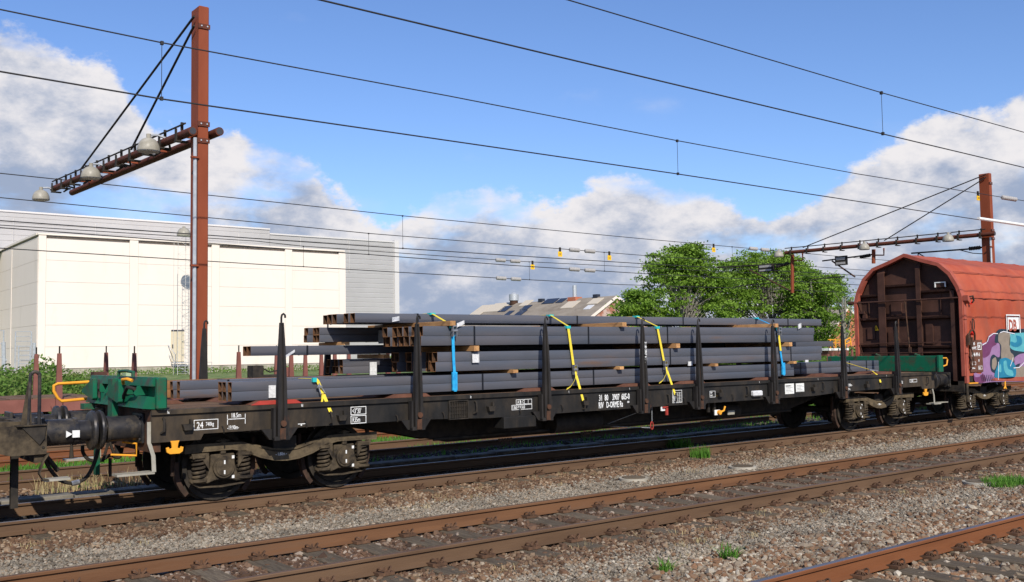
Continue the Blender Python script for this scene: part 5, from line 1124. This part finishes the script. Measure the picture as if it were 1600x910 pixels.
# ================================================================= BRICK HOUSES
def house(label, xa, yn, yf, za, hw, pitch_h, mb_, mr_, zb=.8, name='brick_house', rake=.35):
    h_ = thing(name, label, 'house', (xa, yn, zb)); ze = za-pitch_h
    MB().prism([(xa-hw, zb), (xa+hw, zb), (xa+hw, ze), (xa, za-.15), (xa-hw, ze)], 'y', yn, yf).build('wall', mb_, h_)
    for s in (-1, 1):
        ed = hw+.3; pl = [(xa, za), (xa+s*ed, ze-pitch_h*.3/hw), (xa+s*ed, ze-pitch_h*.3/hw-.14), (xa, za-.14)]
        MB().prism(pl, 'y', yn-.15, yf+.1).build('roof', mr_, h_)
        pl = [(xa, za+.06), (xa+s*(ed+.02), ze-pitch_h*.3/hw+.06), (xa+s*(ed+.02), ze-pitch_h*.3/hw-rake), (xa, za-rake)]
        MB().prism(pl, 'y', yn-.20, yn-.152).build('bargeboard', HALLW, h_)
    return h_, ze
yfar = PX(755, 476, 87.9)[0]
bh, ze = house('old brick workshop with a patched grey sheet roof', 87.9, 90, yfar, 8.80, 9.5, 5.6, BRICK, ROOFM)
def on_roof(px, py):       # photo point on the left roof slope
    d = ray(px, py); a = 5.6/9.5   # plane z = 8.8 - a*(87.9-x)
    t_ = (8.8-a*87.9-CH)/(d[2]-a*d[0]); q_ = CC+d*t_; return q_
for px, py, w_, l_, mm, nm in ((860, 471.5, 1.2, 2.6, DARKG, 'skylight'), (877, 470.5, 1.0, 1.4, DARKG, 'skylight'), (789, 483.5, 1.4, 1.8, DARKG, 'skylight'), (822, 481.5, 1.1, 1.6, DARKG, 'skylight'), (813, 490, 1.4, 1.6, DARKG, 'skylight'), (795, 490.5, 1.2, 1.2, DARKG, 'skylight'), (778, 481, 2.2, 4.0, ROOFL, 'pale_sheet'), (822, 474.5, 1.4, 1.8, ROOFL, 'pale_sheet'), (891, 477, 1.6, 2.4, ROOFL, 'pale_sheet'), (930, 471.5, 1.3, 2.0, ROOFL, 'pale_sheet'), (920, 481, .9, 1.2, TAG, 'pale_sheet')):
    q_ = on_roof(px, py); a = 5.6/9.5; m = MB()
    m.v = [(q_[0]+sx*w_/2, q_[1]+sy*l_/2, q_[2]+a*sx*w_/2+dz) for dz in (.02, .10) for sx, sy in ((-1, -1), (1, -1), (1, 1), (-1, 1))]
    m.f = [[0, 1, 2, 3], [4, 5, 6, 7], [0, 1, 5, 4], [1, 2, 6, 5], [2, 3, 7, 6], [3, 0, 4, 7]]; m.m = [0]*6; m.build(nm, mm, bh)
a = 5.6/9.5; m = MB(); yy0 = PX(772, 475, 87.9)[0]
m.v = [(87.9-dx_, y, 8.8-a*dx_+.05) for y in (yy0, yfar+.1) for dx_ in (.1, 9.7)]+[(87.9-dx_, y, 8.8-a*dx_+.12) for y in (yy0, yfar+.1) for dx_ in (.1, 9.7)]
m.f = [[0, 1, 3, 2], [4, 5, 7, 6], [0, 1, 5, 4], [2, 3, 7, 6], [0, 2, 6, 4], [1, 3, 7, 5]]; m.m = [0]*6; m.build('pale_roof_end', ROOFL, bh)
y_, z_ = PX(803, 472, 87.9); MB().cyl((87.9, y_, 8.6), (87.9, y_, 9.3), .6, 12).build('vent_base', RUSTBR, bh); MB().cyl((87.9, y_, 9.2), (87.9, y_, 10.1), .72, 14).cyl((87.9, y_, 10.1), (87.9, y_, 10.35), .6, 14, 0, .3).build('ventilator', GALV, bh, smooth=True)
y_, z_ = PX(898, 465, 87.9); MB().box(87.3, 88.5, y_-.8, y_+.8, 8.4, 9.0).build('chimney', BRICK2, bh); MB().cyl((87.9, y_, 9.0), (87.9, y_, 10.6), .28, 10).build('flue_pipe', GALV, bh, smooth=True)
for px in (846, 932): y_, z_ = PX(px, 466, 87.9); MB().box(87.6, 88.2, y_-.4, y_+.4, 8.7, 9.15).build('ridge_vent', DARKG, bh)
xo, zo = P(1325, 479, 92)
oh, _ = house('orange brick gable glimpsed between the trees and the red covered wagon', xo, 92, 104, zo, 5.5, 4.6, BRICK2, ROOFM, rake=.3)
MB().box(xo-1.9, xo-.9, 91.95, 92.02, zo-4.5, zo-3.1).build('window', DARKG, oh)
MB().box(P(1120, 470, 85)[0]-6, P(1120, 470, 85)[0]+6, 108, 118, .8, 7.2).prism([(P(1120, 470, 85)[0]-7, 7.2), (P(1120, 470, 85)[0]+7, 7.2), (P(1120, 470, 85)[0], 9.2)], 'y', 107.9, 118.1).build('shed', ROOFM, None, 'grey roofed shed hidden behind the tree foliage', 'shed')

# ================================================================= TREES
def leaf_mesh(name, centers, normals_up, size, parent, m_, lab=None, cat=None, kind=None):
    n = len(centers); C = np.asarray(centers)
    a = rng.normal(0, 1, (n, 3)); a[:, 2] += normals_up; a /= np.linalg.norm(a, axis=1)[:, None]
    r_ = rng.normal(0, 1, (n, 3)); u_ = np.cross(a, r_); u_ /= np.linalg.norm(u_, axis=1)[:, None]; w_ = np.cross(a, u_)
    s = size*rng.uniform(.6, 1.3, n)[:, None]
    V = np.empty((n, 4, 3)); V[:, 0] = C-u_*s; V[:, 1] = C-w_*s*.55; V[:, 2] = C+u_*s; V[:, 3] = C+w_*s*.55
    off = np.array(wloc(parent)) if parent is not None else C.mean(0)
    me = bpy.data.meshes.new(name); me.vertices.add(4*n); me.vertices.foreach_set('co', (V.reshape(-1, 3)-off).ravel())
    me.loops.add(4*n); me.loops.foreach_set('vertex_index', np.arange(4*n)); me.polygons.add(n); me.polygons.foreach_set('loop_start', np.arange(0, 4*n, 4)); me.polygons.foreach_set('loop_total', np.full(n, 4)); me.update(); me.materials.append(m_)
    o = bpy.data.objects.new(name, me); COL.objects.link(o); o.parent = parent
    if parent is None: o.location = off
    return setp(o, lab, cat, None, kind)
def tree(label, x, y, zb, zt, rx, lobes, nclump=150, per=110, seed=1, lsize=.17, group='leafy trees behind the load', low=.22):
    rr = np.random.default_rng(seed); T = thing('leafy_tree', label, 'tree', (x, y, zb), group); h_ = zt-zb
    m = MB(); 
    for k in range(3):
        a = rr.uniform(-.5, .5, 2)*(.8+k*.4); m.tube(sm([(x+a[0]*.3, y, zb), (x+a[0]*.6, y+a[1]*.5, zb+h_*.25), (x+a[0]*2, y+a[1], zb+h_*.55), (x+a[0]*3, y+a[1]*2, zb+h_*.85)], 3), [.22-.016*i for i in range(10)], 7)
    m.build('trunk', BARK, T, smooth=True)
    C = []; br = MB()
    for i in range(nclump):
        lx, lz, lw, lh = lobes[rr.integers(len(lobes))]
        th, u_ = rr.uniform(0, 2*math.pi), rr.uniform(-1, 1); rad = rr.uniform(.45, 1)**.6
        cx = x+lx+lw*rad*math.sqrt(1-u_*u_)*math.cos(th); cy = y+lw*rad*math.sqrt(1-u_*u_)*math.sin(th); cz = zb+lz+lh*rad*u_
        cx += rr.normal(0, .45); cy += rr.normal(0, .45); cz += rr.normal(0, .32)
        C.append((cx, cy, cz))
        if i % 2 == 0: br.tube([(x+(cx-x)*.25, y+(cy-y)*.2, zb+(cz-zb)*.55), (x+(cx-x)*.7, y+(cy-y)*.6, cz-.6), (cx, cy, cz-.1)], [.07, .04, .015], 4)
    for lx, lz, lw, lh in lobes*4:
        th = rr.uniform(0, 2*math.pi); u_ = rr.uniform(-.1, .95); rad = rr.uniform(1.0, 1.28)
        q_ = (x+lx+lw*rad*math.sqrt(1-u_*u_)*math.cos(th), y+lw*rad*math.sqrt(1-u_*u_)*math.sin(th), zb+lz+lh*rad*u_); C.append(q_)
        br.tube([(x+lx, y, zb+lz), q_], [.05, .012], 4)
    br.build('branch', BARK, T)
    pts_ = []
    for ci, (cx, cy, cz) in enumerate(C):
        n = int(per*rr.uniform(.6, 1.4)*(.45 if ci >= nclump else 1)); g_ = rr.normal(0, 1, (n, 3))*np.array([.58, .58, .17])*rr.uniform(.5, 1.35); g_[:, 2] -= .12*(g_[:, 0]**2+g_[:, 1]**2); pts_.append(g_+np.array([cx, cy, cz]))
    leaf_mesh('crown', np.concatenate(pts_), 1.3, lsize, T, LEAF)
    return T
tx = lambda px, Y: P(px, 450, Y)[0]
tree('broad green tree with the tallest crown, right of the workshop gable', tx(1066, 70), 70, .8, 13.2, 5.5, [(-3.6, 6.4, 2.8, 2.6), (-6.6, 5.6, 1.8, 1.4), (3.8, 9.2, 2.2, 1.2), (6.0, 6.4, 2.4, 2.6), (.2, 9.4, 2.4, 2.6), (.6, 5.0, 4.2, 3.0), (3.4, 7.8, 2.4, 2.2), (1.2, 10.9, 1.7, 1.5), (-1.4, 10.0, 2.4, 1.3), (-5.6, 4.4, 2.6, 2.2), (4.6, 4.8, 2.4, 2.6), (-2.0, 9.4, 1.5, 1.2)], 290, 115, 3)
tree('broad green tree between the tallest crown and the red wagon', tx(1205, 72), 72, .8, 13.2, 5.5, [(-3.8, 8.6, 2.8, 2.2), (-6.6, 8.4, 2.2, 2.2), (5.6, 9.6, 1.8, 1.2), (.8, 9.4, 3.2, 2.4), (0, 5.0, 5.6, 3.6), (4.2, 8.0, 3.0, 2.4), (-1.4, 11.0, 1.8, 1.1), (-4.9, 10.4, 2.0, 1.3), (3.6, 10.6, 1.8, 1.2), (6.4, 5.2, 2.8, 3.0), (1.9, 11.4, 1.1, .9), (-6.2, 5.2, 2.4, 2.6)], 350, 115, 4)
tree('green tree reaching out lowest toward the red wagon', tx(1280, 66), 66, .8, 10.8, 4, [(-1.5, 7.6, 2.6, 1.8), (1.2, 5.2, 2.6, 3.0), (-2.0, 3.6, 3.4, 2.8), (.8, 8.4, 1.3, 1.0)], 170, 110, 5)
tree('thin young tree with pale stems in front of the orange gable', tx(1316, 60), 60, .8, 8.2, 1.6, [(0, 5.5, 1.0, 2.3), (.5, 3.4, 1.1, 1.4)], 26, 45, 6, .13)
for m_ in (LEAF, LEAF2, GRASS):
    nt = m_.node_tree; b_ = nt.nodes['Principled BSDF']; tl = nt.nodes.new('ShaderNodeBsdfTranslucent'); mxs = nt.nodes.new('ShaderNodeMixShader'); mxs.inputs[0].default_value = .35
    src = b_.inputs['Base Color'].links[0].from_socket; nt.links.new(src, tl.inputs[0]); nt.links.new(b_.outputs[0], mxs.inputs[1]); nt.links.new(tl.outputs[0], mxs.inputs[2]); nt.links.new(mxs.outputs[0], nt.nodes['Material Output'].inputs[0])
# low bushes under the trees and in front of them
def bushes(name, label, x0, x1, y0, y1, ht, n, size, m_, zf=ground_z):
    px = rng.uniform(x0, x1, n); py = rng.uniform(y0, y1, n)
    hh = np.array([ht*(.45+.9*max(0, mnoise.noise(Vector((a*.55, b*.55, 1.7)))+.35)) for a, b in zip(px, py)])
    pz = np.array([zf(b) for b in py])+hh*rng.uniform(0, 1, n)**.7
    return leaf_mesh(name, np.stack([px, py, pz], 1), .6, size, None, m_, label, 'undergrowth', 'stuff')
def bankz(b): return ground_z(b)
def bank():
    n = 30000; px = rng.uniform(2, 15, n); py = rng.uniform(40, 51, n); q_ = px/py; k = q_ < .285+rng.normal(0, .02, n); px, py, q_ = px[k], py[k], q_[k]
    hh = np.array([1.55*(.45+.9*max(0, mnoise.noise(Vector((a*.55, b*.55, 1.7)))+.35))*max(.25, min(1, (.33-r_)/.12)) for a, b, r_ in zip(px, py, q_)])
    pz = np.array([ground_z(b) for b in py])+hh*rng.uniform(0, 1, len(px))**.7
    return leaf_mesh('undergrowth', np.stack([px, py, pz], 1), .6, .09, None, LEAF2, 'dense green weeds and brambles on the bank at the left, below the hall', 'undergrowth', 'stuff')
bank()
bushes('undergrowth', 'sparse low weeds along the foot of the hall plinth', 15, 34, 57, 59.7, .32, 3500, .06, LEAF2)
bushes('undergrowth', 'rough green growth in the distance under the trees', 36, 110, 44, 64, .9, 24000, .2, LEAF2)
# grass stuff between far tracks
def grass(name, label, x0, x1, y0, y1, n, h, m_=GRASS, zf=ground_z, patch=0, cat='grass', kind='stuff', centers=None, w=.008, lean=.55):
    if centers is None:
        px = rng.uniform(x0, x1, n); py = rng.uniform(y0, y1, n)
        if patch:
            k = np.array([mnoise.noise(Vector((a*.9, b*1.1, 4.4))) > patch for a, b in zip(px, py)]); px = px[k]; py = py[k]; n = len(px)
    else: px, py = centers; n = len(px)
    pz = np.array([zf(b) for b in py]); hh = h*rng.uniform(.5, 1.2, n); a = rng.uniform(0, 6.28, n); l_ = rng.uniform(.1, lean, n)*hh; hh = hh*(1-.35*l_/hh)
    B = np.stack([px, py, pz], 1); d = np.stack([np.cos(a), np.sin(a), 0*a], 1); e = np.stack([-np.sin(a), np.cos(a), 0*a], 1)*w
    V = np.empty((n, 5, 3)); V[:, 0] = B-e; V[:, 1] = B+e; M_ = B+d*(l_*.35)[:, None]; M_[:, 2] += hh*.6; V[:, 2] = M_+e*.7; V[:, 3] = M_-e*.7; T_ = B+d*l_[:, None]; T_[:, 2] += hh; V[:, 4] = T_
    f = []; base = np.arange(n)*5
    f = [x for b in base.tolist() for x in ([b, b+1, b+2, b+3], [b+3, b+2, b+4])]
    off = B.mean(0); me = bpy.data.meshes.new(name); me.from_pydata((V.reshape(-1, 3)-off).tolist(), [], f); me.materials.append(m_)
    o = bpy.data.objects.new(name, me); COL.objects.link(o); o.location = off
    return setp(o, label, cat, None, kind)
grass('grass', 'fresh green grass strip between the far tracks', 2, 40, 19.2, 21.4, 22000, .14, w=.012)
grass('grass', 'scattered weeds around the track behind the wagons', 2, 40, 16.6, 18.8, 9000, .12, patch=.1, w=.01)
grass('straw', 'dry straw stalks beside the cable trough', 3.6, 5.6, 16.3, 16.9, 260, .32, STRAW, w=.006, cat='dry grass')
grass('grass', 'shaded weeds behind the loaded wagon', 9, 26, 15.9, 17.2, 900, .12, patch=0, w=.01)
def weeds():
    n = 900; cx = rng.uniform(1, 24, 60); cy = np.concatenate([rng.uniform(6.7, 8.1, 30), rng.uniform(11.2, 12.6, 30)]); k = rng.integers(0, 60, n)
    return grass('dry_weeds', 'scattered dry weed stalks in the ballast beside the rails', 0, 0, 0, 0, n, .08, STRAW, lambda b: -.18, cat='weeds', centers=(cx[k]+rng.normal(0, .07, n), cy[k]+rng.normal(0, .05, n)), w=.003, lean=1.3)
weeds()
def tuft(label, px, py, r, n, h, spread=1.0, z=-.18, lean=1.0):
    x, y = G(px, py, z); a = rng.uniform(0, 6.28, n); q_ = r*np.sqrt(rng.uniform(0, 1, n))
    o = grass('grass_tuft', label, 0, 0, 0, 0, n, h, GRASS, lambda b: z, 0, 'grass tuft', None, (x+q_*np.cos(a)*spread, y+q_*np.sin(a)), w=.006, lean=lean); return o
tuft('feathery green tuft against the near rail in front of the wagon, the larger one', 1094, 716, .20, 230, .26, lean=.4)
tuft('green tuft growing between the rails under the wagon', 1062, 700, .28, 360, .24)
tuft('spiky grass tuft at the bottom edge, the left of two', 1040, 892, .07, 60, .15, lean=1.6)
tuft('spiky grass tuft at the bottom edge, the right of two', 1139, 872, .09, 75, .18, lean=1.6)
tuft('wide low grass clump at the right edge between the tracks', 1572, 757, .30, 700, .15, 1.5)
def cover(px, py, label):
    x, y = G(px, py, -.15); pc = MB(); pc.cyl((x, y, -.2), (x, y, -.145), .24, 28); o = pc.build('manhole_cover', CONC, None, label, 'cover', smooth=True)
    MB().cyl((x, y, -.145), (x, y, -.135), .19, 24).build('lid', SLEEP, o)
cover(990, 747, 'round drain cover in the gravel, the left of two near the wagon'); cover(1160, 729, 'round drain cover in the gravel, the right of two near the wagon'); cover(1530, 753, 'round drain cover beside the grass clump at the right edge')

# ================================================================= FAR BROWN WAGONS
def far_wagon(label, xa, xb, stans, sides):
    w_ = thing('brown_flat_wagon', label, 'wagon', ((xa+xb)/2, 27.1, -.27), 'brown flat wagons on the far track')
    for y in (25.8, 28.35): MB().box(xa, xb, y, y+.05, .62, .93).build('solebar', FARW, w_)
    n_ = int((xb-xa)/.5)
    for i in range(n_): MB().box(xa+i*.5, xa+i*.5+.485, 25.86, 28.34, .90, .945+.006*(i % 3)).build('deck_plank', OLDW, w_)
    for x in (xa, xb-.1): MB().box(x, x+.1, 25.86, 28.34, .5, .9).build('headstock', FARW, w_)
    for px, side, py in stans:
        y = 25.74 if side < 0 else 28.44; x, z = P(px, py, y)
        m = MB(); hw = .055; vs = []
        for zz_, ww in ((.55, .075), (1.2, .07), (z-.18, .045)):
            for a, b in ((-1, -1), (1, -1), (1, 1), (-1, 1)): vs.append((x+a*ww, y+b*ww*.7, zz_))
        m.add(vs, [[0, 1, 5, 4], [1, 2, 6, 5], [2, 3, 7, 6], [3, 0, 4, 7], [4, 5, 9, 8], [5, 6, 10, 9], [6, 7, 11, 10], [7, 4, 8, 11], [8, 9, 10, 11]])
        st_ = m.build('stanchion', FARW, w_); MB().tube([(x, y, z-.2), (x, y, z)], .02, 5).build('stanchion_tip', BLK2, st_)
        MB().prism([(x-.18, .75), (x+.18, .75), (x+.1, .45), (x-.1, .45)], 'y', y-.03, y+.03).build('stanchion_bracket', FARW, w_)
    for xc in (xa+2.2, xb-2.2):
        for ax in (-.9, .9):
            for y in (26.35, 27.85): MB().cyl((xc+ax, y-.06, .19), (xc+ax, y+.06, .19), .46, 20).build('wheel', BLK2, w_)
        MB().box(xc-1.4, xc+1.4, 26.05, 26.15, .2, .5).build('bogie_frame', BLK2, w_)
    return w_
xg = P(150, 600, 25.8)[0]; xg2 = P(205, 600, 25.8)[0]
fw1 = far_wagon('brown empty flat wagon with tall stanchions on the far track at the left', -9, xg2-.8, [(57, 1, 543), (93, -1, 541), (166, 1, 541)], 0)
fw2 = far_wagon('brown empty flat wagon on the far track seen through the gaps in the load', xg2+.5, 19.5, [(210, -1, 541), (373, -1, 540), (432, 1, 540), (455, -1, 541), (477, 1, 541), (502, 1, 541), (523, -1, 541), (545, 1, 541), (606, -1, 541), (622, 1, 541)], 0)
def endgear(px, label_, m_a, m_b, par):
    x, z = P(px, 590, 26.4)
    MB().box(x-.05, x+.28, 26.3, 26.6, .95, 1.55).build('folded_end_board', m_a, par); MB().box(x+.75, x+1.03, 26.3, 26.6, .95, 1.5).build('folded_end_board', m_b, par)
    MB().tube([(x+.15, 26.4, 1.15), (x+.9, 26.4, 1.12)], .07, 8).tube([(x+.2, 26.5, 1.45), (x+.5, 26.5, 1.2), (x+.85, 26.5, 1.4)], .03, 6).build('end_linkage', BLK2, par)
PGRN = mat('pale_green_paint', c(.28, .38, .2), c(.35, .45, .28), 4, .7)
endgear(148, '', ENDW, PGRN, fw1)
x, z = P(393, 590, 26.4)
MB().box(x, x+.32, 26.3, 26.7, .95, 1.62).build('end_board_post', BLK2, fw2); MB().tube([(x+.2, 26.4, 1.3), (x+.9, 26.4, 1.3)], .06, 8).tube([(x+.2, 26.4, 1.05), (x+.9, 26.4, 1.05)], .07, 8).tube([(x+.35, 26.5, 1.55), (x+.6, 26.5, 1.42), (x+.9, 26.5, 1.47)], .02, 6).tube([(x-.4, 26.4, .95), (x+.05, 26.4, 1.3)], .04, 6).build('end_linkage', BLK2, fw2)
MB().box(x+.95, x+1.1, 26.3, 26.7, .95, 1.55).tube([(x+1.1, 26.4, 1.35), (x+1.5, 26.4, .95)], .05, 6).build('end_board_post', FARW, fw2)

# yellow rail machine and posts glimpsed at right
ym = thing('track_machine', 'yellow railed track machine glimpsed between the tube ends and the red wagon', 'machine', (P(1310, 545, 40)[0], 40, -.3))
def Qy(a, b, Y=40): x, z = P(a, b, Y); return (x, Y, z)
for k in range(3): MB().box(Qy(1297+k*8, 540)[0], Qy(1297+k*8, 540)[0]+.06, 39.96, 40.02, Qy(1283, 545)[2], Qy(1283, 530)[2]).build('handrail_post', YEL, ym)
MB().tube([Qy(1294, 531), Qy(1314, 532)], .035, 6).tube([Qy(1294, 535), Qy(1314, 536)], .02, 6).build('handrail', YEL, ym)
MB().box(Qy(1298, 540)[0], Qy(1330, 540)[0], 40.2, 42, Qy(1300, 548)[2], Qy(1300, 544.5)[2]).build('deck', PAPER, ym)
MB().box(Qy(1300, 540)[0], Qy(1328, 540)[0], 40.1, 42, Qy(1300, 556)[2], Qy(1300, 548.5)[2]).build('body', BUNK, ym)
MB().tube([Qy(1320, 545), Qy(1321, 532), Qy(1328, 528), Qy(1330, 540)], .05, 6).tube([Qy(1321, 538), Qy(1330, 534)], .04, 6).build('crane_arm', YEL, ym)
fw3 = far_wagon('brown stanchion wagon on the far track beyond the right end of the load', P(1270, 560, 25.8)[0], P(1270, 560, 25.8)[0]+16, [(1300, -1, 545), (1310, 1, 545), (1322, -1, 541), (1331, 1, 541), (1294, 1, 548)], 0)
